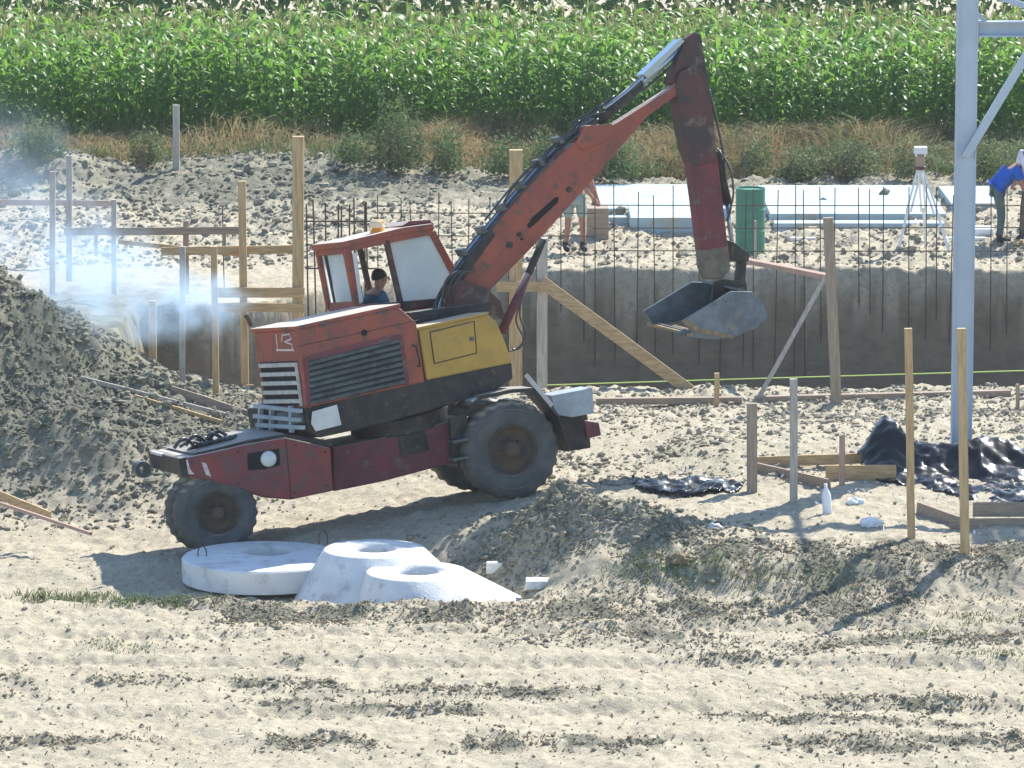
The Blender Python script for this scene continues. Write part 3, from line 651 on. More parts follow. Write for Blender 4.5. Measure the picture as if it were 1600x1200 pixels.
one('hull_seam', 'dark', lambda b: bar(b, C1.P(446, 686, -.003), C1.P(455, 779, -.003), .01, .006, C1.pn), fh)
one('wing_mirror', 'dark', lambda b: (C2.tb(b, [(676, 372, W0 - .02), (690, 372, W0 - .15)], .01, 6), C2.pr(b, [(687, 364), (694, 362), (697, 382), (690, 384)], W0 - .17, W0 - .15)), bevel=.004) if False else None
for x, y in ((300, 722), (345, 712), (372, 706), (462, 695), (508, 706), (512, 758), (462, 770), (372, 755)):
    one('hull_bolt', 'dark', lambda b: lathe(b, C1.P(x, y, -.012), C1.pn, [(0, 0), (.016, 0), (.016, .02), (0, .02)], 6), fh)
for x, y in ((660, 522), (760, 498), (790, 560), (672, 588)):
    one('box_bolt', 'dark', lambda b: lathe(b, C2.P(x, y, .02), C2.pn, [(0, 0), (.012, 0), (.012, .02), (0, .02)], 6), yb) if 'yb' in globals() else None
one('fuel_cap', 'black', lambda b: lathe(b, C2.P(569, 520, -0.01), C2.n, [(0, -.02), (.035, -.02), (.035, .02), (0, .02)], 14), hd)
one('mud_flap', 'plate', lambda b: C2.pr(b, [(489, 643), (527, 632), (534, 664), (494, 674), (487, 662)], -0.05, -0.02), bevel=0.008)
# yellow side box
yb = one('side_box', 'yellow', lambda b: C2.pr(b, [(654, 515), (763, 491), (777, 504), (791, 537), (801, 567), (667, 594)], 0.03, 0.62), bevel=0.02)
one('box_lid', 'yellow', lambda b: C2.pr(b, [(650, 512), (764, 487), (764, 491), (652, 516)], 0.0, 0.6), yb, bevel=0.006)
yd = one('box_door', 'yellow', lambda b: C2.pr(b, [(673, 520), (740, 503), (744, 551), (680, 567)], 0.012, 0.03), yb, bevel=0.004)
one('door_seam', 'dark', lambda b: C2.pr(b, [(671.5, 518.5), (741.5, 501.5), (745.5, 552.5), (678.5, 569)], 0.02, 0.034), yb)
one('door_latch', 'louvre', lambda b: C2.pr(b, [(734, 527), (740, 526), (741, 532), (735, 533)], 0.0, 0.012), yb)
one('front_deck', 'dark', lambda b: C2.pr(b, [(640, 488), (765, 472), (770, 492), (650, 514)], 0.65, 2.2), bevel=0.01)
# boom foot bracket
one('boom_foot', 'red_dirty', lambda b: (C2.pr(b, [(694, 470), (716, 436), (760, 450), (782, 470), (790, 498), (706, 504)], 0.72, 0.78), C2.pr(b, [(694, 470), (716, 436), (760, 450), (782, 470), (790, 498), (706, 504)], 1.27, 1.33)), bevel=0.008)
# --- cab
W0 = 1.40; W1 = 2.25; CW = W1 - W0
def CE(px, py, out=0.0):   # point on the end wall of the cab
    d = ray(px, py); o_ = C2.P(553, 430, W0) - C2.a * out; nn = (C2.P(545, 388, W0) - C2.P(562, 478, W0)).cross(C2.n); return CP + d * ((o_ - CP).dot(nn) / d.dot(nn))
cab = one('cab', 'red', lambda b: C2.pr(b, [(556, 476), (706, 466), (702, 510), (560, 540)], W0, W1), bevel=0.01)
def post(nm, p, q, w=0.07, m='red', ks=(0, 1), d=0.07):
    for k in ks:
        one(nm, m, lambda b: bar(b, C2.P(*p, W0) + C2.n * (CW * k), C2.P(*q, W0) + C2.n * (CW * k), w, d, C2.pn), cab, bevel=0.006)
post('cab_post', (541, 386), (559, 480), .10); post('cab_post', (603, 374), (627, 480), .06, 'red_dirty'); post('cab_post', (674, 362), (709, 428), .08); post('cab_post', (709, 428), (704, 474), .07, 'red_dirty')
post('top_rail', (538, 388), (675, 360), .09); post('cab_sill', (560, 482), (704, 470), .08, 'red_dirty')
nE = C2.n * CW
for nm, p, w in (('end_rail', (541, 390), .10), ('end_sill', (558, 476), .09)):
    one(nm, 'red', lambda b: bar(b, C2.P(*p, W0), C2.P(*p, W0) + nE, w, .06, C2.a), cab, bevel=0.006)
one('front_rail', 'red', lambda b: bar(b, C2.P(674, 363, W0), C2.P(674, 363, W0) + nE, .09, .06, C2.a), cab, bevel=0.006)
one('end_mullion', 'red_dirty', lambda b: bar(b, C2.P(541, 390, W0) + nE * .78, C2.P(558, 476, W0) + nE * .78, .035, .04, C2.a), cab)
one('rear_window', 'film', lambda b: prism(b, [C2.P(543, 394, W0) + nE * .08, C2.P(558, 474, W0) + nE * .08, C2.P(558, 474, W0) + nE * .76, C2.P(543, 394, W0) + nE * .76], C2.a * .01), cab)
one('corner_window', 'film', lambda b: prism(b, [C2.P(543, 394, W0) + nE * .81, C2.P(558, 474, W0) + nE * .81, C2.P(558, 474, W0) + nE * .97, C2.P(543, 394, W0) + nE * .97], C2.a * .01), cab)
one('roof', 'red', lambda b: C2.pr(b, [(533, 378), (585, 366), (630, 355), (676, 349), (680, 358), (630, 366), (585, 376), (535, 388)], W0 - .05, W1 + .06), cab, bevel=0.015)
one('roof_hatch', 'red_dark', lambda b: C2.pr(b, [(628, 353), (640, 345), (672, 343), (677, 350)], W0 + .1, W1 - .1), cab, bevel=0.01)
one('side_window', 'film', lambda b: C2.pr(b, [(606, 378), (672, 367), (707, 428), (701, 472), (640, 484), (628, 478)], W0 + .015, W0 + .023), cab)
one('windscreen', 'film', lambda b: prism(b, [C2.P(675, 368, W0 + .05), C2.P(708, 428, W0 + .05), C2.P(708, 428, W0 + .05) + C2.n * (CW - .1), C2.P(675, 368, W0 + .05) + C2.n * (CW - .1)], -C2.a * .01), cab)
one('lower_windscreen', 'film', lambda b: prism(b, [C2.P(708, 430, W0 + .05), C2.P(703, 470, W0 + .05), C2.P(703, 470, W0 + .05) + C2.n * (CW - .1), C2.P(708, 430, W0 + .05) + C2.n * (CW - .1)], -C2.a * .01), cab)
one('seat', 'dark', lambda b: (C2.pr(b, [(562, 478), (606, 472), (606, 484), (562, 490)], W0 + .2, W0 + .65)), cab, bevel=0.02)
one('seat_back', 'dark', lambda b: C2.pr(b, [(560, 446), (566, 445), (568, 482), (562, 482)], W0 + .25, W0 + .6), cab, bevel=0.02)
one('open_door', 'film', lambda b: C2.pr(b, [(551, 396), (557, 394), (567, 472), (562, 474)], W0 - .10, W0 - .09), cab)
def beacon(b): lathe(b, C2.P(591, 362, W0 + .25), Vector((0, 0, 1)), [(0, -.02), (.10, -.02), (.10, .015), (.08, .02), (.08, .12), (.05, .15), (0, .155)], 18)
bc = one('beacon', 'amber', beacon, cab, smooth=True)
one('beacon_cap', 'ivory', lambda b: lathe(b, C2.P(589, 351, W0 + .25), Vector((-.1, 0, 1)), [(.095, -.03), (.09, .03), (.055, .06), (0, .065)], 16), cab, smooth=True)
# --- boom
BW0, BW1 = 0.90, 1.10
bm_pts = [(704, 462), (712, 432), (740, 396), (767, 361), (788, 332), (836, 281), (880, 238), (900, 222), (957, 196), (1048, 138), (1062, 122), (1076, 112), (1092, 118), (1094, 140), (1053, 152), (1010, 184), (962, 240), (918, 291), (840, 378), (773, 447), (745, 478), (722, 484)]
boom = one('boom', 'red', lambda b: C2.pr(b, bm_pts, BW0, BW1), bevel=0.02)
one('boom_bracket', 'red', lambda b: C2.pr(b, [(900, 222), (914, 196), (956, 193), (966, 204), (944, 222), (912, 236)], BW0 - .03, BW1 + .03), boom, bevel=0.015)
one('boom_slot', 'black', lambda b: C2.pr(b, [(824, 352), (832, 340), (868, 308), (873, 308), (872, 316), (836, 350), (827, 357)], BW0 - .006, BW0 + .01), boom)
for x, y, r_ in ((890, 296, .035), (797, 383, .04), (812, 366, .03), (816, 373, .02), (750, 465, .06)):
    one('boom_pin', 'dark', lambda b: lathe(b, C2.P(x, y, BW0 - .02), C2.n, [(0, 0), (r_, 0), (r_, .05), (0, .05)], 12), boom)
for pp in ([(783, 332), (788, 318), (800, 318), (800, 332), (792, 342)], [(864, 246), (874, 232), (886, 232), (882, 246)]):
    one('boom_clamp', 'red_dark', lambda b: C2.pr(b, pp, BW0 + .02, BW1 - .1), boom)
for i, (w, dy, m_) in enumerate(((.9, 0, 'hose'), (.97, -5, 'hose'), (1.05, -9, 'steel'), (1.12, -13, 'hose'), (1.17, -3, 'hose'))):
    one('boom_hose', m_, lambda b: C2.tb(b, [(676 + 4 * i, 486, w), (690 + 3 * i, 452 + dy * .4, w), (720, 415 + dy, w), (768, 356 + dy, w), (820, 294 + dy, w), (870, 240 + dy, w), (902, 212 + dy, w), (935, 186 + dy * .8, w)], 0.016, 6), boom, smooth=True)
for i in range(3):
    one('foot_hose', 'hose', lambda b: C2.tb(b, [(690 + 9 * i, 474, .7), (696 + 9 * i, 440, .62), (712 + 7 * i, 425, .66), (730 + 6 * i, 424, .8)], 0.014, 6), boom, smooth=True)
rh = random.Random(4)
for i in range(6):
    q0 = [(760 + i * 26, 352 - i * 30), (800 + i * 22, 300 - i * 22), (850 + i * 12, 250 - i * 10), (890 + i * 6, 206 - i * 4), (940 + i * 4, 168 + i * 3)]
    q1 = [(x + rh.uniform(-5, 5), y + rh.uniform(-9, 4), .92 + i * .03) for x, y in q0[:4 if i % 2 else 5]]
    one('boom_hose', 'hose', lambda b: C2.tb(b, q1, 0.013, 6), boom, smooth=True)
for t in range(6):
    x = 735 + t * 30; y = 402 - t * 35
    one('hose_clip', 'louvre', lambda b: C2.pr(b, [(x - 8, y - 2), (x - 14, y - 12), (x - 9, y - 15), (x - 2, y - 5)], BW0 - .02, BW1), boom)
one('boom_plate', 'dark', lambda b: C2.pr(b, [(706, 441), (740, 393), (767, 358), (775, 366), (745, 408), (714, 452)], BW0 - .03, BW0 + .1), boom)
# stick cylinder over the boom
cyl = one('arm_cylinder', 'dark', lambda b: C2.tb(b, [(934, 189), (1000, 132)], 0.075, 14, 1.03, 2), smooth=True)
one('cylinder_rod', 'steel', lambda b: C2.tb(b, [(1000, 132), (1078, 62)], 0.05, 14, 1.03, 2), cyl, smooth=True)
one('cylinder_pipe', 'steel', lambda b: C2.tb(b, [(944, 170), (985, 138), (1020, 104), (1060, 72)], 0.02, 8, .97, 3), cyl, smooth=True)
one('guard_strip', 'steel', lambda b: C2.pr(b, [(1004, 116), (1064, 60), (1070, 64), (1012, 122)], .9, 1.1), cyl)
one('cylinder_hose', 'hose', lambda b: (C2.tb(b, [(902, 216), (890, 196), (920, 176), (960, 150)], 0.014, 6, .95), C2.tb(b, [(905, 212), (960, 168), (1010, 136), (1052, 100)], 0.016, 6, 1.15)), cyl, smooth=True)
# --- arm
arm = one('arm', 'red_dirty', lambda b: C2.pr(b, [(1056, 132), (1062, 112), (1078, 104), (1096, 106), (1108, 124), (1116, 190), (1122, 250), (1084, 262), (1072, 232), (1062, 180)], 0.88, 1.12), bevel=0.02)
one('arm_lower', 'red_dark', lambda b: C2.pr(b, [(1078, 244), (1121, 236), (1129, 305), (1138, 385), (1097, 392), (1087, 310)], 0.90, 1.10), arm, bevel=0.02)
one('muddy_tip', 'tipmud', lambda b: C2.pr(b, [(1096, 386), (1138, 378), (1142, 420), (1130, 436), (1106, 436), (1098, 415)], 0.91, 1.09), arm, bevel=0.02)
one('arm_head', 'red_dirty', lambda b: C2.pr(b, [(1042, 130), (1072, 60), (1086, 50), (1096, 54), (1106, 122), (1078, 128), (1060, 134)], 0.93, 1.07), arm, bevel=0.012)
one('bucket_cylinder', 'dark', lambda b: C2.tb(b, [(1120, 236), (1136, 318)], 0.055, 12, 1.03, 2), arm, smooth=True)
one('bucket_rod', 'steel', lambda b: C2.tb(b, [(1136, 318), (1144, 384)], 0.03, 10, 1.03, 2), arm, smooth=True)
one('arm_hose', 'hose', lambda b: (C2.tb(b, [(1108, 140), (1120, 190), (1130, 240), (1134, 280), (1142, 320), (1136, 345)], 0.016, 6, .98), C2.tb(b, [(1120, 232), (1140, 262), (1146, 300), (1140, 330)], 0.014, 6, .9)), arm, smooth=True)
lk = one('bucket_link', 'dark', lambda b: (C2.pr(b, [(1128, 372), (1146, 378), (1172, 396), (1170, 408), (1150, 408), (1130, 398)], .92, 1.14), C2.pr(b, [(1160, 398), (1168, 398), (1164, 446), (1154, 446)], .95, 1.1)), arm, bevel=0.008)
# --- bucket: swings in its own plane; side walls, curved back, lip, teeth
C3 = Fr(C2.P(1120, 480, .58), R(29))
sidep = [(1067, 501), (1143, 455), (1176, 456), (1200, 494), (1181, 513), (1146, 527), (1087, 528)]
BWd = .98
bk = one('bucket', 'bucket', lambda b: (C3.pr(b, sidep, 0, .03), prism(b, [C3.P(x, y, 0) + C3.n * (BWd - .03) for x, y in sidep], C3.n * .03)), bevel=0.004)
def shell(b, pts, t=.03):
    near_ = [C3.P(x, y, .03) for x, y in pts]; n = len(near_); inn = []
    cen = sum(near_, Vector()) / n
    for p in near_: inn.append(p + (cen - p).normalized() * t)
    off = C3.n * (BWd - .06); vs = near_ + [p + off for p in near_] + inn + [p + off for p in inn]
    fs = []
    for i in range(n - 1): fs += [(i, i + 1, n + i + 1, n + i), (2 * n + i, 3 * n + i, 3 * n + i + 1, 2 * n + i + 1), (i, 2 * n + i, 2 * n + i + 1, i + 1), (n + i, n + i + 1, 3 * n + i + 1, 3 * n + i)]
    fs += [(0, n, 3 * n, 2 * n), (n - 1, 3 * n - 1, 4 * n - 1, 2 * n - 1)]
    b.add(vs, fs)
one('bucket_back', 'bucket', lambda b: shell(b, [(1078, 518), (1087, 528), (1118, 530), (1146, 527), (1181, 513), (1200, 494), (1192, 474), (1176, 456), (1152, 450)]), bk)
one('cutting_edge', 'mud', lambda b: bar(b, C3.P(1079, 522, .0), C3.P(1079, 522, .0) + C3.n * BWd, .035, .10, C3.a), bk)
one('side_cutter', 'mud', lambda b: (C3.pr(b, [(1064, 502), (1090, 520), (1146, 529), (1146, 524), (1092, 512), (1070, 498)], -.015, .0),), bk)
for i in range(4):
    p = C3.P(1074, 520, .06 + i * .285)
    one('bucket_tooth', 'louvre', lambda b: bar(b, p, p - C3.a * .15 - Vector((0, 0, .02)), .05, .09, C3.n), bk)
one('packed_soil', 'mud', lambda b: C3.pr(b, [(1092, 519), (1120, 514), (1168, 506), (1172, 512), (1146, 523), (1094, 524)], .05, BWd - .06), bk)
one('bucket_ears', 'dark', lambda b: [C3.pr(b, [(1112, 474), (1116, 440), (1132, 436), (1166, 440), (1168, 458), (1140, 462)], w, w + .04) for w in (.34, .60)], bk, bevel=0.006)
# --- boom lift cylinder
lc = one('lift_cylinder', 'red_dark', lambda b: C2.tb(b, [(783, 520), (826, 428)], 0.055, 14, .74, 2), smooth=True)
one('lift_rod', 'dark', lambda b: (C2.tb(b, [(824, 432), (849, 374)], 0.045, 12, .74, 2),), lc, smooth=True)
one('lift_hose', 'hose', lambda b: (C2.tb(b, [(815, 470), (806, 500), (818, 530), (806, 546), (795, 548)], 0.012, 6, .55), C2.tb(b, [(822, 440), (812, 490), (822, 520), (812, 544), (800, 545)], 0.012, 6, .6)), lc, smooth=True)
# --- wheels
def wheel(px, py, w, rad, wid):
    c = C1.P(px, py, w)
    e = bpy.data.objects.new('wheel', None); link(e, ex)
    e.location = c - Vector(ex.location)
    N_ = 96
    def rf(i, k): return 1.0 if i not in (4, 5, 6, 7) else (1.0 if (k + (1 if i > 5 else 0)) % 4 < 2 else 0.965)
    def mk(nm, m, fn, sm=True):
        b = MB(); fn(b); o = b.build(nm, M[m], e, smooth=sm); return o
    ri = rad * .50
    prof = [(ri, .02), (ri * 1.04, -.0), (rad * .72, -.012), (rad * .88, .0), (rad * .965, .03), (rad, .07), (rad, wid - .07), (rad * .965, wid - .03), (rad * .88, wid), (rad * .72, wid + .01), (ri, wid - .02), (ri, .02)]
    mk('tyre', 'rubber', lambda b: lathe(b, c, C1.n, prof, N_, rf))
    mk('sidewall_ring', 'rubber', lambda b: lathe(b, c, C1.n, [(rad * .78, -.005), (rad * .80, -.02), (rad * .82, -.005)], 64))
    mk('rim', 'rim', lambda b: lathe(b, c, C1.n, [(ri * 1.02, .012), (ri * .99, -.012), (ri * .93, .0), (ri * .9, .06), (ri * .62, .10), (ri * .5, .07), (ri * .36, .06), (ri * .34, .0), (ri * .2, -.02), (0, -.02)], 40))
    for k in range(8): mk('wheel_bolt', 'dark', lambda b: lathe(b, c + (Vector((0, 0, 1)) * math.sin(k * .785) + C1.a * math.cos(k * .785)) * ri * .45, C1.n, [(0, .04), (.022, .04), (.022, .09), (0, .09)], 6), False)
wheel(341, 802, -.02, .50, .33); wheel(801, 703, -.02, .60, .42)
# far-side wheels share the same axles
def pxshift(px, py, w, rad, wid):
    c = C1.P(px, py, -.02) + C1.n * w
    # project back
    d = c - CP; f = d.dot(FW); return (800 + F * d.x / f, 600 - F * d.dot(UP) / f)
q = pxshift(341, 802, .44, 0, 0); wheel(q[0], q[1], .42, .50, .33)
q = pxshift(801, 703, 1.5, 0, 0); wheel(q[0], q[1], 1.48, .60, .40)
one('axle', 'dark', lambda b: (tube(b, [C1.P(338, 800, .25), C1.P(338, 800, .25) + C1.n * .35], .09, 12), tube(b, [C1.P(800, 703, .3), C1.P(800, 703, .3) + C1.n * 1.3], .11, 12)))
one('axle_mount', 'dark', lambda b: (C1.pr(b, [(320, 752), (380, 766), (362, 806), (316, 800)], .32, .40), C1.pr(b, [(700, 660), (860, 650), (850, 712), (716, 730)], .5, 1.4)))
# fender, steps, outrigger
fd = one('fender', 'dark', lambda b: [C1.pr(b, [p, q_, (q_[0] + .5, q_[1] + 6), (p[0] + .5, p[1] + 6)], -.03, .5) for p, q_ in (((732, 634), (752, 618)), ((752, 618), (800, 608)), ((800, 608), (834, 606)), ((834, 606), (872, 646)), ((872, 646), (890, 700)))])
one('fender_stay', 'chrome_dirty', lambda b: bar(b, C1.P(822, 586, -.02), C1.P(862, 634, -.02), .05, .04, C1.n), fd)
one('fender_top', 'paleblue', lambda b: C1.pr(b, [(736, 625), (775, 613), (776, 617), (738, 629)], -.02, .3), fd)
for y in (690, 718):
    one('step', 'louvre', lambda b: bar(b, C1.P(704, y, .1), C1.P(728, y - 5, .1), .03, .25, C1.n), chs)
one('step_side', 'dark', lambda b: C1.pr(b, [(704, 655), (730, 648), (730, 720), (706, 726)], .2, .3), chs)
one('stabiliser_box', 'paleblue', lambda b: C1.pr(b, [(862, 618), (926, 606), (928, 646), (894, 652), (868, 648)], .2, .65), bevel=0.01)
one('stabiliser_leg', 'dark', lambda b: C1.pr(b, [(868, 650), (918, 646), (924, 700), (884, 706), (872, 690)], .35, .8), bevel=0.02)
one('stabiliser_foot', 'red_dark', lambda b: C1.pr(b, [(912, 656), (936, 660), (940, 680), (918, 686)], .3, .9), bevel=0.015)

# ============================================================ people
def skinmesh(nm, m, verts, edges, radii, parent, sub=1):
    me = bpy.data.meshes.new(nm); o_ = Vector((0, 0, 0)); q_ = parent
    while q_ is not None: o_ = o_ + Vector(q_.location); q_ = q_.parent
    me.from_pydata([tuple(Vector(v) - o_) for v in verts], edges, []); me.materials.append(M[m])
    o = bpy.data.objects.new(nm, me); link(o, parent)
    md = o.modifiers.new("skin", 'SKIN'); md.use_smooth_shade = True
    lay = me.skin_vertices[0].data
    for i, r_ in enumerate(radii):
        rr = r_ if isinstance(r_, tuple) else (r_, r_); lay[i].radius = rr; lay[i].use_root = (i == 0)
    s_ = o.modifiers.new("sub", 'SUBSURF'); s_.levels = sub; s_.render_levels = sub
    return o
def person(base, label, J, shirt, legs_m, face, skin='skin', short=False, hat=None, bare=False, group=None, fat=1.0):
    """J: joints in world space"""
    p = empty('person', base, label, 'person', group)
    V = []; E = []; Rr = []; ix = {}
    def v(k, r_, par=None):
        ix[k] = len(V); V.append(Vector(J[k])); Rr.append(r_)
        if par: E.append((ix[par], ix[k]))
    v('pelvis', (.15, .115)); v('waist', (.13, .10), 'pelvis'); v('chest', (.165, .115), 'waist'); v('neck', .058, 'chest')
    v('head', (.082, .095), 'neck'); v('crown', (.07, .08), 'head')
    for s in 'lr':
        v('sh' + s, .062, 'chest'); v('el' + s, .045, 'sh' + s); v('wr' + s, .028, 'el' + s)
        d = (Vector(J['wr' + s]) - Vector(J['el' + s])).normalized()
        J['pa' + s] = Vector(J['wr' + s]) + d * .06; v('pa' + s, (.038, .02), 'wr' + s)
        sd = d.cross(Vector((0.2, 1, 0.1))).normalized()
        for fi in range(4):
            k = 'f%d%s' % (fi, s); J[k] = J['pa' + s] + sd * (.018 * (fi - 1.5)) + d * .04; v(k, .010, 'pa' + s)
            J[k + 'b'] = J[k] + d * (.035 - .004 * abs(fi - 1)) - Vector((0, 0, .012)); v(k + 'b', .008, k)
        J['t' + s] = J['pa' + s] + sd * .045 - d * .01; v('t' + s, .011, 'wr' + s)
        v('hip' + s, .085, 'pelvis'); v('kn' + s, .06, 'hip' + s); v('an' + s, .04, 'kn' + s); v('toe' + s, .035, 'an' + s)
    skinmesh('body', skin, V, E, Rr, p, 2)
    def garment(nm, m, chain, rad):
        vs = []; es = []; rr = []; ii = {}
        for a, b_ in chain:
            for k in (a, b_):
                if k not in ii: ii[k] = len(vs); vs.append(Vector(J[k])); rr.append(rad[k])
            es.append((ii[a], ii[b_]))
        rr = [tuple(q_ * fat for q_ in r_) if isinstance(r_, tuple) else r_ * (1 + (fat - 1) * .6) for r_ in rr] if nm == 'shirt' else rr
        return skinmesh(nm, m, vs, es, rr, p, 2)
    for s in 'lr':
        J['cuff' + s] = Vector(J['sh' + s]).lerp(Vector(J['el' + s]), .75); J['hem' + s] = Vector(J['hip' + s]).lerp(Vector(J['kn' + s]), .85)
    if not bare:
        garment('shirt', shirt, [('waist', 'pelvis'), ('waist', 'chest')] + [('chest', 'sh' + s) for s in 'lr'] + [('sh' + s, 'cuff' + s) for s in 'lr'],
                dict(waist=(.165, .13), pelvis=(.175, .14), chest=(.19, .14), shl=.085, shr=.085, cuffl=.07, cuffr=.07))
    e = 'hem' if short else 'an'
    garment('shorts' if short else 'trousers', legs_m, [('pelvis', 'hipl'), ('pelvis', 'hipr')] + [('hip' + s, ('hem' if short else 'kn') + s) for s in 'lr'] + ([] if short else [('kn' + s, 'an' + s) for s in 'lr']),
            dict(pelvis=(.135, .125), hipl=.105, hipr=.105, heml=.095, hemr=.095, knl=.078, knr=.078, anl=.06, anr=.06))
    for s in 'lr':
        a, t = Vector(J['an' + s]), Vector(J['toe' + s]); J['heel' + s] = a - (t - a) * .25
        b = MB(); tube(b, [a + Vector((0, 0, .07)), a, Vector((a.x, a.y, t.z)).lerp(t, .1)], [.055, .058, .055], 10); tube(b, [Vector((a.x, a.y, t.z + .005)) - (t - a) * .25, Vector((a.x, a.y, t.z + .01)).lerp(t, .6), t + (t - a) * .15], [.05, .055, .035], 10)
        b.build('boot', M['boots'], p, smooth=True)
    # head details
    hc = Vector(J['head']); cr = Vector(J['crown']); up = (cr - hc).normalized(); fc = Vector(face).normalized(); fc = (fc - up * fc.dot(up)).normalized(); sd = up.cross(fc)
    b = MB(); tube(b, [hc + fc * .085 + up * .02, hc + fc * .108 - up * .015, hc + fc * .09 - up * .025], [.008, .014, .006], 6); b.build('nose', M[skin], p, smooth=True)
    for q_ in (-1, 1):
        b = MB(); lathe(b, hc + sd * (.088 * q_), sd, [(0, -.01), (.022, -.008), (.026, 0), (.018, .012), (0, .012)], 10); b.build('ear', M[skin], p, smooth=True)
        b = MB(); lathe(b, hc + sd * (.032 * q_) + fc * .088 + up * .022, fc, [(0, -.008), (.011, -.005), (.011, .003), (0, .006)], 8); b.build('eye', M['hair'], p, smooth=True)
    b = MB(); tube(b, [hc + fc * .09 - up * .048 - sd * .022, hc + fc * .096 - up * .05, hc + fc * .09 - up * .048 + sd * .022], .005, 5); b.build('mouth', M['red_dark'], p)
    b = MB(); n = 14; prof = [(.097 * math.cos(t), .115 * math.sin(t)) for t in [i / 8 * 1.57 for i in range(9)]]
    lathe(b, hc - fc * .028 + up * .022, (up - fc * .35).normalized(), [(r_ + .004, h) for r_, h in prof], n); b.build('hair' if not hat else hat[0], M['hair' if not hat else hat[1]], p, smooth=True)
    return p
def stand(x, y, z, h=1.75, face=(0, -1, 0), spread=.16, lean=(0, 0, 0), crouch=0.0, arms=None):
    """joint table for a standing or bent figure; lean is where the chest goes relative to the pelvis"""
    k = h / 1.75; f = Vector(face).normalized(); s = Vector((-f.y, f.x, 0)); up = Vector((0, 0, 1)); P = Vector((x, y, z))
    pel = P + up * (.93 * k - crouch); tr = Vector(lean) if Vector(lean).length else Vector((0, 0, .50))
    tr = tr.normalized() * .46 * k; J = {'pelvis': pel, 'waist': pel + tr * .4, 'chest': pel + tr, 'neck': pel + tr * 1.28}
    J['head'] = J['neck'] + (tr.normalized() * .6 + f * .25).normalized() * .13 * k; J['crown'] = J['head'] + (tr.normalized() + up * .2).normalized() * .07 * k
    for q_, sg in (('l', 1), ('r', -1)):
        J['sh' + q_] = J['chest'] + s * (.19 * sg * k) + tr * .08
        J['hip' + q_] = pel + s * (.10 * sg * k) - up * .05
        J['an' + q_] = P + s * (spread * sg) + up * .09; J['kn' + q_] = (J['hip' + q_] + J['an' + q_]) / 2 + f * (.05 + crouch * .9)
        J['toe' + q_] = J['an' + q_] + f * .17 - up * .045
        J['el' + q_] = J['sh' + q_] + Vector((0, 0, -.27 * k)) + s * (.09 * sg); J['wr' + q_] = J['el' + q_] + Vector((0, 0, -.2 * k)) + f * .14
    if arms:
        for kk, vv in arms.items(): J[kk] = vv
    return J
# operator in the cab
hp = C2.P(588, 474, W0 + .42); fo = (C2.a + Vector((0, 0, .05))).normalized()
J = {'pelvis': hp, 'waist': hp + Vector((0, 0, .17)), 'chest': hp + Vector((0, 0, .29)) + fo * .02, 'neck': hp + Vector((0, 0, .36)) + fo * .03}
hd_ = C2.P(596, 436, W0 + .42); J['neck'] = C2.P(591, 450, W0 + .42); J['chest'] = C2.P(586, 464, W0 + .42); J['waist'] = J['chest'] - Vector((0, 0, .2)); J['pelvis'] = J['waist'] - Vector((0, 0, .18))
J['head'] = hd_; J['crown'] = hd_ + Vector((0, 0, .06))
for q_, sg in (('l', 1), ('r', -1)):
    s_ = C2.n * (.17 * sg)
    J['sh' + q_] = J['chest'] + s_ + Vector((0, 0, .02)); J['el' + q_] = J['sh' + q_] + fo * .12 - Vector((0, 0, .26)); J['wr' + q_] = J['el' + q_] + fo * .24 + Vector((0, 0, .05))
    J['hip' + q_] = J['pelvis'] + s_ * .5; J['kn' + q_] = J['hip' + q_] + fo * .38 + Vector((0, 0, .02)); J['an' + q_] = J['kn' + q_] + fo * .06 - Vector((0, 0, .30)); J['toe' + q_] = J['an' + q_] + fo * .15 - Vector((0, 0, .03))
person(J['pelvis'] - Vector((0, 0, .4)), 'dark haired operator in a blue shirt sitting inside the excavator cab', J, 'navyshirt', 'jeans', fo)
# worker behind the boom, bare legs and shorts
pb = GH(898, 392, 79)
J = stand(pb.x, pb.y, pb.z, 1.76, (0.15, -1, 0), .15)
J['elr'] = J['shr'] + Vector((-.20, 0, -.22)); J['ell'] = AT(936, 322, pb.y - .1); J['wrl'] = AT(920, 301, pb.y - .3); J['shl'] = J['chest'] + Vector((.19, 0, .03))
person(pb, 'bare legged worker in pale shorts standing behind the excavator boom', J, 'shorts', 'shorts', (0.15, -1, 0), short=True, bare=True)
# two workers at the right edge
pr_ = GH(1562, 378, 79)
J = stand(pr_.x, pr_.y, pr_.z, 1.72, (1, -.15, 0), .10, lean=(.42, -.05, .26))
J['pelvis'] = AT(1557, 292, pr_.y); J['waist'] = AT(1566, 280, pr_.y); J['chest'] = AT(1584, 262, pr_.y); J['neck'] = AT(1598, 254, pr_.y); J['head'] = AT(1609, 256, pr_.y); J['crown'] = AT(1615, 253, pr_.y)
for q_, dy in (('l', .17), ('r', -.17)):
    J['sh' + q_] = J['chest'] + Vector((.02, dy, -.02)); J['el' + q_] = J['sh' + q_] + Vector((.12, 0, -.25)); J['wr' + q_] = J['el' + q_] + Vector((.10, 0, -.22)); J['hip' + q_] = J['pelvis'] + Vector((.02, dy * .55, -.04))
    J['kn' + q_] = (J['hip' + q_] + J['an' + q_]) / 2 + Vector((.05, 0, 0))
person(pr_, 'worker in a bright blue shirt bending forward beside the grey post', J, 'blueshirt', 'jeans', (1, -.1, -.5), fat=1.35)
pw = GH(1596, 372, 79)
J = stand(pw.x + .16, pw.y - .35, pw.z, 1.86, (-.5, -.8, 0), .20, lean=(-.02, -.05, .5))
person(pw + Vector((.12, -.35, 0)), 'worker in a white shirt and olive trousers at the right edge of the photo', J, 'whiteshirt', 'brownpants', (-.6, -.8, 0), fat=1.15)

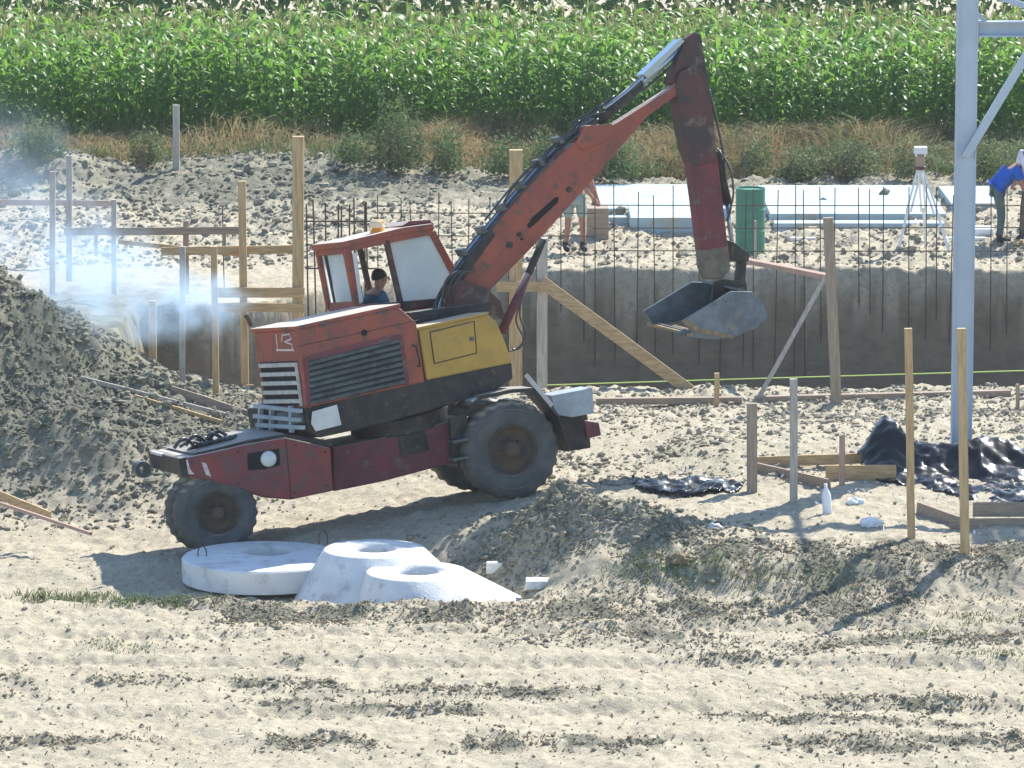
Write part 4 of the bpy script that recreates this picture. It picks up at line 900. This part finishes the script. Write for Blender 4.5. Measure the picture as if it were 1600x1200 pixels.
# ============================================================ posts, boards, frames
def lbl(o, t): o['label'] = t; return o
def spost(b, px, pyb, pyt, wpx, Y=None, lean=0.0, dep=None, d=None):
    g_ = GH(px, pyb) if Y is None else AT(px, pyb, Y)
    top = AT(px + lean, pyt, g_.y); w = wpx * g_.y / F
    bar(b, g_ - Vector((0, 0, .2)), top, w, d or w * .8, seg=4, jit=.004); return g_
def stake(px, pyb, pyt, wpx, m, label, Y=None, lean=0.0, group=None, name='wooden_stake', cat='stake'):
    b = MB(); g_ = spost(b, px, pyb, pyt, wpx, Y, lean)
    return prop(b.build(name, M[m], None, origin=g_), label, cat, group)
GS = 'wooden stakes driven in around the pit'
stake(275, 276, 164, 10, 'wood3', 'tall grey stake in front of the corn at the left', 91, group=GS)
stake(1425, 842, 513, 12, 'wood', 'tall thin pine stake left of the grey steel post', lean=-6, group=GS)
stake(1120, 634, 583, 8, 'wood', 'short pine peg at the foot of the diagonal brace', group=GS)
stake(1240, 784, 592, 12, 'wood3', 'whitish stake in the middle of the low board corner', group=GS)
stake(1175, 768, 630, 16, 'wood2', 'thick grey brown short post left of the whitish stake', group=GS, name='wooden_post', cat='post')
stake(1316, 758, 680, 9, 'wood4', 'short pinkish peg between board and black plastic', group=GS)
stake(108, 420, 243, 9, 'wood3', 'tall pale stake seen through the smoke', 76, group=GS)
stake(82, 440, 268, 9, 'wood4', 'pinkish stake left of the tall pale one in the smoke', 75, group=GS)
stake(178, 440, 312, 8, 'wood3', 'bluish stake standing in the thickest smoke', 75, group=GS)
stake(285, 655, 385, 9, 'wood3', 'pale stake behind the leaning plank left of the machine', 65.3, group=GS)
stake(338, 664, 385, 10, 'wood', 'pine stake just left of the excavator tail', 65.0, lean=-4, group=GS)
stake(238, 602, 470, 12, 'wood', 'leftmost stake above the spoil heap planks', 66.2, group=GS)
stake(291, 440, 345, 9, 'wood4', 'reddish stake behind the two upper rails', 75, group=GS)
stake(1180, 410, 345, 5, 'wood3', 'thin grey peg in front of the green drum', 79.7, group=GS)
stake(1590, 640, 600, 6, 'wood2', 'small grey peg by the pit edge at the right edge', group=GS)
# tall formwork frame left of the cab
def frame(name, base, label, cat, parts, group=None):
    e = empty(name, base, label, cat, group)
    for nm, m, fn in parts:
        b = MB(); fn(b); b.build(nm, M[m], e)
    return e
def brd(p, q, hpx, Y0_, Y1_=None, d=.03, seg=3):
    Y1_ = Y1_ or Y0_
    def f(b):
        a, c = AT(*p, Y0_), AT(*q, Y1_); bar(b, a, c, hpx * Y0_ / F, d, seg=seg, jit=.004)
    return f
YF = 67.6
frame('formwork_frame', GZ(425, 600, 0), 'tall timber frame with four rails left of the cab', 'timber frame', [
    ('post', 'wood', lambda b: spost(b, 466, 640, 213, 18, YF)), ('post', 'wood', lambda b: spost(b, 384, 640, 283, 12, YF, lean=-6)),
    ('rail', 'woodh', brd((340, 457), (476, 457), 16, YF - .08)), ('rail', 'woodh', brd((338, 480), (476, 481), 14, YF - .08)),
    ('rail', 'woodh', brd((252, 393), (474, 389), 13, YF + .1)), ('rail', 'woodh', brd((185, 378), (380, 398), 7, YF + 1.2, YF + .13)),
    ('rail', 'woodh', brd((262, 604), (396, 603), 4, YF - .1))])
frame('batter_board', AT(200, 380, 75), 'long low timber rail on pegs crossing the far ground at the left', 'batter board', [
    ('rail', 'woodh2', brd((100, 362), (382, 360), 12, 74.9)), ('peg', 'wood2', lambda b: spost(b, 150, 380, 350, 6, 75)), ('peg', 'wood2', lambda b: spost(b, 350, 380, 350, 6, 75))])
prop(one.__call__ and (lambda: (lambda b: (bar(b, AT(-6, 316, 80), AT(172, 318, 80), 9 * 80 / F, .04, seg=3, jit=.004), b.build('timber_plank', M['wood4'], None, origin=AT(80, 330, 80)))[1])(MB()))(), 'pinkish plank lying far back under the blue smoke', 'plank', 'loose planks on the site')
# brace assembly right of the cab
YB = 67.4
frame('braced_posts', GZ(850, 610, 0), 'two upright timber posts with a long diagonal brace behind the boom', 'timber frame', [
    ('post', 'wood', lambda b: spost(b, 806, 612, 234, 21, YB)), ('post', 'wood3', lambda b: spost(b, 847, 612, 372, 17, YB - .1)),
    ('rail', 'woodh', brd((776, 448), (858, 447), 16, YB - .2)), ('brace', 'woodh', brd((846, 440), (1094, 622), 19, YB - .26, 66.6, seg=4))])
frame('braced_post', GH(1305, 628), 'single brown post with a thin grey strut, right of the bucket', 'timber frame', [
    ('post', 'wood2', lambda b: spost(b, 1308, 630, 340, 16, None, lean=-14)), ('strut', 'wood3', lambda b: bar(b, AT(1185, 622, 66.0), AT(1290, 432, 66.5), 7 * 66 / F, .03, seg=3, jit=.004)),
    ('rail', 'wood4', lambda b: bar(b, AT(1168, 408, 69), AT(1296, 433, 66.55), 8 * 67 / F, .10, seg=3, jit=.003))])
def plank(p, q, hpx, Y0_, Y1_, m, label, d=.04, group='loose planks on the site', name='timber_plank'):
    b = MB(); a, c = (AT(*p, Y0_), AT(*q, Y1_)) if p[0] < 0 else (GH(*p) + Vector((0, 0, .03)), GH(*q) + Vector((0, 0, .03)))
    bar(b, a, c, hpx * Y0_ / F, d, seg=4, jit=.004)
    return prop(b.build(name, M[m], None, origin=(a + c) / 2), label, 'plank', group)
def gplank(p, q, w, t, m, label, group='loose planks on the site', lift=.0):
    """plank lying flat on the ground between two ground points"""
    a, c = GH(*p), GH(*q); a.z += t / 2 + lift; c.z += t / 2 + lift; b = MB(); bar(b, a, c, t, w, seg=3, jit=.003, dep=(0, 1, 0))
    return prop(b.build('timber_plank', M[m], None, origin=(a + c) / 2), label, 'plank', group)
gplank((932, 632), (1160, 630), .12, .09, 'woodh2', 'brown board lying along the pit edge below the diagonal brace')
gplank((1180, 628), (1578, 618), .12, .08, 'woodh2', 'long thin board along the pit edge at the right')
# low corner formwork right
frame('low_formwork', GH(1270, 750), 'low pine formwork boards on the ground before the black plastic', 'formwork', [
    ('board', 'woodh', lambda b: bar(b, GH(1180, 732) + Vector((0, 0, .08)), GH(1352, 728) + Vector((0, 0, .10)), .13, .035, seg=3, jit=.003)),
    ('board', 'woodh', lambda b: bar(b, GH(1290, 752) + Vector((0, 0, .10)), GH(1400, 752) + Vector((0, 0, .10)), .20, .04, seg=3, jit=.003)),
    ('board', 'woodh2', lambda b: bar(b, GH(1184, 738) + Vector((0, 0, .06)), GH(1296, 764) + Vector((0, 0, .06)), .12, .035, seg=3, jit=.003))])
frame('corner_batter_board', GH(1520, 850), 'nearest pine stake with boards nailed to it at the right edge', 'batter board', [
    ('stake', 'wood', lambda b: spost(b, 1509, 866, 513, 14, None, lean=-7)),
    ('board', 'woodh2', lambda b: bar(b, AT(1484, 821, 54.78), AT(1640, 820, 54.78), 22 * 55.3 / F, .035, seg=3, jit=.003)),
    ('board', 'woodh2', lambda b: bar(b, AT(1520, 796, 55.1), AT(1640, 796, 55.1), 23 * 55.3 / F, .035, seg=3, jit=.003)),
    ('board', 'woodh2', lambda b: bar(b, AT(1434, 794, 55.7), AT(1502, 818, 54.9), 20 * 55.3 / F, .035, seg=3, jit=.003))])
# planks leaning on the spoil heap
plank((126, 594), (388, 660), 6, 66.0, 63.0, 'wood3', 'long pale plank sliding down the spoil heap')
plank((238, 602), (390, 652), 12, 66.2, 64.2, 'woodh2', 'wide grey plank behind the excavator tail')
plank((210, 622), (345, 662), 5, 65.0, 62.6, 'wood', 'thin pine plank half buried in the spoil heap')
plank((-14, 768), (78, 806), 13, 58.0, 57.6, 'woodh', 'orange pine plank at the left edge of the photo')
plank((-14, 782), (142, 834), 5, 57.8, 56.2, 'wood4', 'thin batten beside the orange plank at the left edge')

# steel frame
YS = GH(1505, 712).y; zb = GH(1505, 712).z
sf = empty('steel_frame', (AT(1503, 712, YS).x, YS, zb), 'tall grey blue steel column with beam and diagonal brace', 'steel frame')
cx0 = AT(1503, 600, YS).x
def box(b, p0, p1): 
    x0, y0, z0 = p0; x1, y1, z1 = p1
    b.add([(x0, y0, z0), (x1, y0, z0), (x1, y1, z0), (x0, y1, z0), (x0, y0, z1), (x1, y0, z1), (x1, y1, z1), (x0, y1, z1)], [(0, 1, 2, 3), (4, 5, 6, 7), (0, 1, 5, 4), (1, 2, 6, 5), (2, 3, 7, 6), (3, 0, 4, 7)])
def ibeam_col(b, x, y, z0, z1, w=.25, t=.018):
    box(b, (x - w / 2, y - w / 2, z0), (x - w / 2 + t, y + w / 2, z1)); box(b, (x + w / 2 - t, y - w / 2, z0), (x + w / 2, y + w / 2, z1)); box(b, (x - w / 2 + t, y - w / 2 + .012, z0), (x + w / 2 - t, y - w / 2 + .03, z1))
b = MB(); ibeam_col(b, cx0, YS, zb - .1, 7.4); b.build('column', M['bluesteel'], sf)
b = MB(); ibeam_col(b, cx0 + 5.2, YS, zb - .1, 7.4); b.build('column', M['bluesteel'], sf)
zbm = AT(1560, 45, YS).z; hbm = 24 * YS / F
b = MB(); x0, x1 = cx0 + .125, cx0 + 5.07
box(b, (x0, YS - .09, zbm - hbm / 2), (x1, YS + .09, zbm - hbm / 2 + .02)); box(b, (x0, YS - .09, zbm + hbm / 2 - .02), (x1, YS + .09, zbm + hbm / 2)); box(b, (x0, YS - .01, zbm - hbm / 2 + .02), (x1, YS + .01, zbm + hbm / 2 - .02))
b.build('beam', M['bluesteel'], sf)
b = MB(); p0 = AT(1508, 246, YS - .16); p1 = AT(1604, 86, YS - .16); bar(b, p0, p0 + (p1 - p0) * 2.35, 13 * YS / F, .06); b.build('brace', M['bluesteel'], sf)
b = MB(); bar(b, AT(1519, 12, YS), AT(1540, 34, YS), .05, .1); b.build('knee_brace', M['bluesteel'], sf)
b = MB(); bar(b, AT(1556, -6, YS + .1), AT(1640, 22, YS + .1), .07, .06); b.build('upper_tie', M['bluesteel'], sf)
b = MB(); box(b, (cx0 - .19, YS - .19, zb - .02), (cx0 + .19, YS + .19, zb + .03)); b.build('base_plate', M['bluesteel'], sf)
b = MB(); box(b, (cx0 - .27, YS - .25, zb - .3), (cx0 + .30, YS + .25, zb + .09)); prop(b.build('concrete_footing', M['white'], None, origin=(cx0, YS, zb)), 'small pale concrete footing under the steel column', 'footing')
# sheet added out of view beside the frame, only to cast a shadow
b = MB()
for k in range(12): box(b, (8.2 + k * .16, 58.1, 5.28 + (.03 if k % 2 else 0)), (8.2 + k * .16 + .155, 59.5, 5.30 + (.03 if k % 2 else 0)))
b.build('shadow_sheet', M['bluesteel'], sf)

# rebar in front of the far pit wall
YR = 79.0
def rebar_panel(x0, x1, step, top_px, label, Yr, nh=4, r_=.0095, zbot=-2.3):
    e = empty('rebar_mesh', (x0, Yr, zbot), label, 'rebar', 'rebar mats standing in the pit')
    x_ = x0; proto_ = None; rr = random.Random(int(x0 * 10) + 3)
    L_ = 1.0
    b = MB(); tube(b, [(0, 0, 0), (.004, 0, .5), (0, 0, 1)], r_, 5)
    me = bpy.data.meshes.new('bar'); me.from_pydata([tuple(v) for v in b.v], [], b.f); me.materials.append(M['rebar'])
    ztop = AT(800, top_px, Yr).z
    while x_ < x1:
        o = bpy.data.objects.new('bar', me); link(o, e); hh = ztop + rr.uniform(-.12, .08) - zbot
        o.location = (x_ - x0, rr.uniform(-.02, .02), 0); o.scale = (1, 1, hh); o.rotation_euler = (rr.uniform(-.004, .004), rr.uniform(-.018, .018), 0)
        x_ += step * rr.choice((.55, .8, 1, 1, 1.1, 1.3))
    for k in range(nh):
        o = bpy.data.objects.new('cross_bar', me); link(o, e); zz_ = ztop - .28 - k * .38 - zbot
        o.location = (-.05, -.02, zz_); o.scale = (1, 1, x1 - x0 + .1); o.rotation_euler = (0, R(90) + rr.uniform(-.002, .002), 0)
    return e
rebar_panel(AT(930, 400, YR).x, AT(1640, 400, YR).x, .34, 294, 'long rusty rebar grid standing along the far pit wall right of the boom', YR, 3)
rebar_panel(AT(590, 400, YR).x, AT(925, 400, YR).x, .38, 306, 'sparse rebar uprights between the cab roof and the boom', YR, 2)
rebar_panel(AT(482, 400, 76).x, AT(584, 400, 76).x, .13, 318, 'dense rusty rebar cage behind the left of the cab roof', 76, 3, .014)
rebar_panel(AT(352, 400, 76).x, AT(360, 400, 76).x, .3, 322, 'lone pair of rebar rods left of the tall timber frame', 76, 0, .01)
# string along the pit
b = MB(); tube(b, [AT(850, 602, 68), AT(1100, 594, 68), AT(1640, 578, 68)], .009, 5)
prop(b.build('string_line', M['string'], None, origin=AT(1100, 594, 68)), 'yellow green string stretched across the pit', 'string')

# concrete pieces in front
def cone(cx, cy, rb, tx, ty, rt, zb_, zt, label, th=.10):
    b = MB(); n = 64; vs = []; rings = []
    prof = [(0, 1.0, 0.0, 0), (.85, 0, 0, 0)]
    def ring(x_, y_, r_, z_): rings.append([(x_ + r_ * math.cos(2 * math.pi * k / n), y_ + r_ * math.sin(2 * math.pi * k / n), z_) for k in range(n)])
    K = 5
    for i in range(K + 1):
        t = i / K; ring(cx + (tx - cx) * t, cy + (ty - cy) * t, rb + (rt - rb) * t, zb_ + (zt - zb_) * t)
    ring(tx, ty, rt - .015, zt + .012); ring(tx, ty, rt - th + .01, zt + .012); ring(tx, ty, rt - th, zt - .16); ring(tx, ty, rt - .1, zt - .18)
    ring(cx, cy, rb - .12, zb_)
    for r_ in rings: vs += r_
    fs = []
    m_ = len(rings)
    for i in range(m_):
        j = (i + 1) % m_
        for k in range(n): fs.append((i * n + k, i * n + (k + 1) % n, j * n + (k + 1) % n, j * n + k))
    b.add(vs, fs); o = b.build('concrete_cone', M['concrete'], None, origin=(cx, cy, zb_), smooth=True)
    return prop(o, label, 'manhole cone', 'concrete manhole pieces')
Y1c, Y2c = 54.2, 53.35
t1 = AT(585, 860, Y1c); t2 = AT(652, 894, Y2c)
b1 = AT(590, 940, Y1c); b2 = AT(682, 944, Y2c)
cone(b1.x + .12, Y1c - .05, 1.17, t1.x, Y1c + .05, .585, -.5, t1.z, 'rear pale concrete manhole cone rising behind the other cone', .34)
cone(b2.x + .27, Y2c, 1.26, t2.x, Y2c, .58, -.5, t2.z, 'front pale concrete manhole cone, lower and to the right', .34)
# disc slab with a hole
YD = 55.0; dc = AT(411, 869, YD); zt = dc.z; rD = .945; hc_ = AT(416, 860, YD + .33)
b = MB(); n = 72; vs = []; hr = .30; hx_, hy_ = AT(416, 862, YD).x, YD + .32
def rg(cx, cy, r_, z_): return [(cx + r_ * math.cos(2 * math.pi * k / n), cy + r_ * math.sin(2 * math.pi * k / n), z_) for k in range(n)]
rings = [rg(dc.x, YD, rD, zt - .27), rg(dc.x, YD, rD, zt - .02), rg(dc.x, YD, rD - .02, zt), rg(hx_, hy_, hr, zt), rg(hx_, hy_, hr - .01, zt - .27)]
for r_ in rings: vs += r_
fs = []
for i in range(5):
    j = (i + 1) % 5
    for k in range(n): fs.append((i * n + k, i * n + (k + 1) % n, j * n + (k + 1) % n, j * n + k))
b.add(vs, fs); disc = prop(b.build('concrete_cover_slab', M['concrete'], None, origin=(dc.x, YD, zt - .27)), 'round pale concrete cover slab with a hole, before the front wheel', 'manhole cover', 'concrete manhole pieces')
for px, py in ((505, 846), (316, 870)):
    p = AT(px, py, YD + (.5 if px > 400 else 0)); b = MB()
    tube(b, spline([p + Vector((-.05, 0, -.03)), p + Vector((-.045, 0, .08)), p + Vector((0, 0, .13)), p + Vector((.045, 0, .08)), p + Vector((.05, 0, -.03))], 5), .008, 6); b.build('lifting_loop', M['rebar'], disc)
    disc.children[-1].location = (0, 0, 0)
b = MB(); p = GH(845, 915); box(b, (p.x - .17, p.y - .1, p.z - .03), (p.x + .17, p.y + .15, p.z + .07)); prop(b.build('concrete_block', M['concrete'], None, origin=p, bevel=.01), 'small flat concrete block right of the cones', 'block')
b = MB(); p = GH(776, 893); box(b, (p.x - .12, p.y, p.z - .03), (p.x + .11, p.y + .12, p.z + .10)); prop(b.build('concrete_offcut', M['concrete'], None, origin=p, bevel=.01), 'small white offcut peeking out behind the cones', 'block')

# foundation pieces on the far side
def slab(x0px, x1px, ypx_front, ypx_back, h, m, label, name='insulation_board', cat='board', group='pale foundation pieces beyond the pit'):
    a = GH(x0px, ypx_front, 79); a2 = GH(x1px, ypx_front, 79); bk_ = GH((x0px + x1px) / 2, ypx_back, 79)
    b = MB(); box(b, (a.x, a.y, a.z - .15), (a2.x, max(bk_.y, a.y + .1), a.z + h)); return prop(b.build(name, M[m], None, origin=(a.x, a.y, a.z), bevel=.01), label, cat, group)
slab(1203, 1482, 346, 303, .14, 'foam', 'pale blue white slab behind the tripod, widest of the far pieces', 'foundation_slab', 'foundation')
slab(936, 1140, 336, 305, .12, 'foam', 'pale slab right of the boom and behind the rebar', 'foundation_slab', 'foundation')
slab(985, 1095, 356, 346, .18, 'foam', 'light blue low block left of the bucket arm')
slab(1210, 1478, 362, 352, .15, 'foam', 'long light blue low block in front of the wide slab')
slab(1235, 1545, 376, 366, .05, 'white', 'flat white sheet lying before the long blue block')
slab(1486, 1566, 328, 304, .12, 'foam', 'pale blue slab behind the bending worker', 'foundation_slab', 'foundation')
slab(1520, 1556, 372, 360, .16, 'white', 'small white board between steel post and workers')
slab(930, 1000, 350, 342, .12, 'foam', 'small bluish block beside the bare legged worker')
b = MB(); p = GH(933, 370, 79); box(b, (p.x - .18, p.y - .05, p.z - .1), (p.x + .2, p.y + .4, p.z + .5)); prop(b.build('wooden_crate', M['woodh2'], None, origin=p, bevel=.01), 'grey tan crate next to the bare legged worker', 'crate')
# green drum
p = GH(1172, 392, 79); b = MB(); lathe(b, p, (0, 0, 1), [(0, -.03), (.25, -.03), (.25, .33), (.262, .35), (.25, .37), (.25, .70), (.262, .72), (.25, .74), (.25, 1.06), (.26, 1.08), (.24, 1.08), (.23, 1.05), (0, 1.05)], 32)
prop(b.build('oil_drum', M['drum'], None, origin=p, smooth=False), 'dull green metal drum standing beyond the pit', 'drum')
# surveyor tripod
p = GH(1442, 386, 79); tp = empty('surveying_tripod', p, 'white surveying tripod with red instrument beyond the pit', 'tripod')
top = Vector((AT(1438, 262, p.y).x, p.y, AT(1438, 262, p.y).z))
for k, (dx, dy) in enumerate(((-.42, -.1), (.42, -.35), (.1, .55))):
    fx = Vector((p.x + dx, p.y + dy, 0)); fx.z = H(fx.x, fx.y); mid = top.lerp(fx, .55); s_ = Vector((.035, 0, 0))
    b = MB(); bar(b, top + s_, mid + s_, .035, .03); bar(b, top - s_, mid - s_, .035, .03); bar(b, mid - Vector((0, 0, -.08)), fx, .045, .03); b.build('leg', M['white'], tp)
b = MB(); lathe(b, top, (0, 0, 1), [(0, -.03), (.09, -.03), (.09, .02), (0, .02)], 14); b.build('tripod_head', M['red_dark'], tp)
b = MB(); box(b, (top.x - .07, top.y - .06, top.z + .02), (top.x + .07, top.y + .06, top.z + .20)); b.build('instrument', M['wood4'], tp, bevel=.015)
b = MB(); box(b, (top.x - .11, top.y - .09, top.z + .24), (top.x + .11, top.y + .09, top.z + .36)); box(b, (top.x - .09, top.y - .05, top.z + .19), (top.x - .06, top.y + .05, top.z + .25)); box(b, (top.x + .06, top.y - .05, top.z + .19), (top.x + .09, top.y + .05, top.z + .25)); b.build('instrument_cover', M['white'], tp, bevel=.01)

# black plastic film heaps
def film(name, pts, hgt, label, m='blackfilm', seed=3, cat='plastic sheet', res=.035):
    """crumpled sheet over an outline of ground points"""
    P = [GH(x_, y_) for x_, y_ in pts]; xs = [p.x for p in P]; ys = [p.y for p in P]
    X_, Y_ = np.meshgrid(np.arange(min(xs) - .05, max(xs) + .05, res), np.arange(min(ys) - .1, max(ys) + .1, res))
    ins = np.zeros(X_.shape, bool); n = len(P); j = n - 1
    for i in range(n):
        xi, yi, xj, yj = xs[i], ys[i], xs[j], ys[j]
        c = ((yi > Y_) != (yj > Y_)) & (X_ < (xj - xi) * (Y_ - yi) / (yj - yi + 1e-9) + xi); ins ^= c; j = i
    Z_ = hf(X_, Y_) + disp(X_, Y_) + .015 + hgt(X_, Y_) + .16 * (.5 - np.abs(fbm(X_ * 2.2 + Y_ * 1.5 + seed, Y_ * 1.4 - X_ * .5, 4, seed + 100, .6))) + .09 * (.5 - np.abs(fbm(X_ * 4 + Y_ * 2, Y_ * 5, 3, seed + 7))) - .08
    idx = -np.ones(X_.shape, int); idx[ins] = np.arange(ins.sum()); co = np.stack([X_[ins], Y_[ins], Z_[ins]], -1)
    q = np.stack([idx[:-1, :-1], idx[:-1, 1:], idx[1:, 1:], idx[1:, :-1]], -1).reshape(-1, 4); q = q[(q >= 0).all(1)]
    o = np_mesh(name, co, q, M[m], True); sd = o.modifiers.new('thickness', 'SOLIDIFY'); sd.thickness = .006
    return prop(o, label, cat)
pk = GH(1385, 735)
film('plastic_sheet', [(1336, 728), (1380, 712), (1470, 710), (1530, 712), (1640, 708), (1640, 785), (1540, 790), (1490, 778), (1420, 762), (1370, 752)],
     lambda x_, y_: .58 * gauss(x_, y_, pk.x + .02, pk.y + .2, .30, .5) + .38 * gauss(x_, y_, pk.x + 1.2, pk.y - .1, 1.0, .4), 'large crumpled black plastic sheet around the steel column')
film('plastic_scrap', [(984, 748), (1030, 752), (1100, 750), (1165, 754), (1158, 772), (1100, 778), (1030, 776), (992, 764)], lambda x_, y_: .03 + 0 * x_, 'flat scrap of black plastic right of the rear wheel', seed=9)
# bottle and crumpled bags
p = GH(1293, 803); b = MB(); lathe(b, p, Vector((-.08, 0, 1)), [(0, 0), (.05, 0), (.055, .03), (.055, .21), (.045, .26), (.02, .31), (.02, .36), (0, .36)], 16)
prop(b.build('plastic_bottle', M['white'], None, origin=p, smooth=True), 'white plastic bottle standing right of the whitish stake', 'bottle')
def crumple(px, py, s, m, label, cat, seed):
    p = GH(px, py); rr = np.random.RandomState(seed); bm = bmesh.new(); bmesh.ops.create_icosphere(bm, subdivisions=3, radius=s)
    for v in bm.verts:
        q = v.co; k = 1 + .35 * math.sin(q.x * 60 + seed) * math.cos(q.y * 70) + rr.uniform(-.12, .12); v.co = Vector((q.x * k * 1.3, q.y * k, max(q.z * k * .7, -s * .3)))
    me = bpy.data.meshes.new('bag'); bm.to_mesh(me); bm.free(); me.materials.append(M[m]); o = bpy.data.objects.new('crumpled_bag', me); link(o); o.location = (p.x, p.y, p.z + s * .3)
    return prop(o, label, cat, 'litter on the pale clay')
crumple(1336, 788, .075, 'white', 'small white crumpled bag right of the bottle', 'bag', 1)
crumple(1360, 822, .095, 'white', 'larger white crumpled bag nearest the tall pine stake', 'bag', 2)
crumple(1116, 828, .07, 'plate', 'grey white scrap on the cloddy ground under the bucket', 'bag', 3)
crumple(1594, 384, .10, 'yellow', 'small yellow bundle at the feet of the workers', 'bag', 4)
crumple(1065, 880, .10, 'mud', 'tan clay lump on the right shoulder of the mound', 'clod', 5)
x, y = scatter(260, 2.0, 5.8, 54, 61, lambda x, y: 0.5 + 0 * x)
flakes('paper_scraps', x, y, Hv(x, y) + .03, np.random.uniform(.01, .04, len(x)), M['white'], 'tiny pale scraps scattered on the right hand ground', 'litter')
# stones beyond
x, y = scatter(250, -12, -3, 87, 94, lambda x, y: 0.5 + 0 * x)
clods('far_stones', x, y, ln(len(x), .055, .4, .03, .11), M['clod'], 'pale stones on the far ground at the left')

# ============================================================ exhaust smoke
def smoke(name, p0, p1, r0, r1, dens, label, seed):
    p0, p1 = Vector(p0), Vector(p1); pad = r1 * 1.15; lo = [min(p0[i], p1[i]) - pad for i in range(3)]; hi = [max(p0[i], p1[i]) + pad for i in range(3)]
    m = bpy.data.materials.new(name); m.use_nodes = True; nt = m.node_tree; N = nt.nodes; L = nt.links; N.remove(N['Principled BSDF'])
    pv = N.new('ShaderNodeVolumePrincipled'); pv.inputs['Color'].default_value = (.62, .81, 1.0, 1); pv.inputs['Anisotropy'].default_value = .3
    L.new(pv.outputs[0], N['Material Output'].inputs['Volume'])
    tc = N.new('ShaderNodeTexCoord')
    def vm(op, a, b_=None):
        x_ = N.new('ShaderNodeVectorMath'); x_.operation = op
        for i, v in ((0, a), (1, b_)):
            if v is None: continue
            if isinstance(v, (tuple, Vector)): x_.inputs[i].default_value = tuple(v)
            elif isinstance(v, float): x_.inputs['Scale'].default_value = v
            else: L.new(v, x_.inputs[i])
        return x_
    def mt(op, a, b_=0.0, c_=None):
        x_ = N.new('ShaderNodeMath'); x_.operation = op
        for i, v in ((0, a), (1, b_), (2, c_)):
            if v is None: continue
            if isinstance(v, (int, float)): x_.inputs[i].default_value = v
            else: L.new(v, x_.inputs[i])
        return x_.outputs[0]
    nz0 = N.new('ShaderNodeTexNoise'); nz0.inputs['Scale'].default_value = 1.1; L.new(tc.outputs['Object'], nz0.inputs['Vector'])
    wob = vm('SCALE', vm('SUBTRACT', nz0.outputs['Color'], (.5, .5, .5)).outputs[0]); wob.inputs['Scale'].default_value = r1 * 1.3
    pos = vm('ADD', tc.outputs['Object'], wob.outputs[0]).outputs[0]   # object origin sits at p0
    ax_ = (p1 - p0); Ln = ax_.length; ax_.normalize()
    t = mt('DIVIDE', vm('DOT_PRODUCT', pos, ax_).outputs['Value'], Ln)
    tcl = N.new('ShaderNodeClamp'); L.new(t, tcl.inputs[0]); tcl = tcl.outputs[0]
    cl = N.new('ShaderNodeVectorMath'); cl.operation = 'SCALE'; cl.inputs[0].default_value = tuple(ax_ * Ln); L.new(tcl, cl.inputs['Scale'])
    dist = vm('DISTANCE', pos, cl.outputs[0]).outputs['Value']
    rad = mt('MULTIPLY_ADD', tcl, r1 - r0, r0)
    fall = mt('SUBTRACT', 1.0, mt('DIVIDE', dist, rad)); fall = mt('MAXIMUM', fall, 0.0)
    nz = N.new('ShaderNodeTexNoise'); nz.inputs['Scale'].default_value = 2.3; nz.inputs['Detail'].default_value = 4; nz.inputs['Roughness'].default_value = .6; L.new(tc.outputs['Object'], nz.inputs['Vector'])
    nr = N.new('ShaderNodeMapRange'); nr.inputs[1].default_value = .38; nr.inputs[2].default_value = .68; L.new(nz.outputs[0], nr.inputs[0])
    thin = mt('DIVIDE', r0 * 1.2, mt('ADD', rad, 0.0))
    L.new(mt('MULTIPLY', mt('MULTIPLY', fall, nr.outputs[0]), mt('MULTIPLY', mt('POWER', thin, 0.8), dens)), pv.inputs['Density'])
    b = MB(); box(b, lo, hi); o = b.build(name, m, None, origin=p0); m.cycles.volume_step_rate = 1.0 if hasattr(m, 'cycles') else 1
    return prop(o, label, 'smoke', kind='stuff')
pe = AT(356, 468, 61.5); pm = AT(150, 440, 64.0); pf = AT(-60, 300, 72.0)
smoke('exhaust_smoke', AT(362, 478, 61.5), AT(120, 430, 64.5), .30, 1.0, 2.9, 'pale blue exhaust smoke drifting left from the excavator', 1)
smoke('drifting_smoke', AT(190, 425, 69), pf, .6, 2.0, .62, 'thin bluish smoke cloud over the far ground at the left edge', 2)

# ============================================================ thin haze volume, added to lift the blacks
hz = bpy.data.materials.new('haze'); hz.use_nodes = True; hz.node_tree.nodes.remove(hz.node_tree.nodes['Principled BSDF'])
pv = hz.node_tree.nodes.new('ShaderNodeVolumePrincipled'); pv.inputs['Density'].default_value = HAZE; pv.inputs['Color'].default_value = (.86, .95, 1.0, 1); pv.inputs['Anisotropy'].default_value = .2
hz.node_tree.links.new(pv.outputs[0], hz.node_tree.nodes['Material Output'].inputs['Volume'])
b = MB(); box(b, (-60, -6, -6), (60, 160, 13)); prop(b.build('haze', hz, None, origin=(0, 80, 0)), kind='stuff', label='thin pale haze added over the site to lift the blacks')
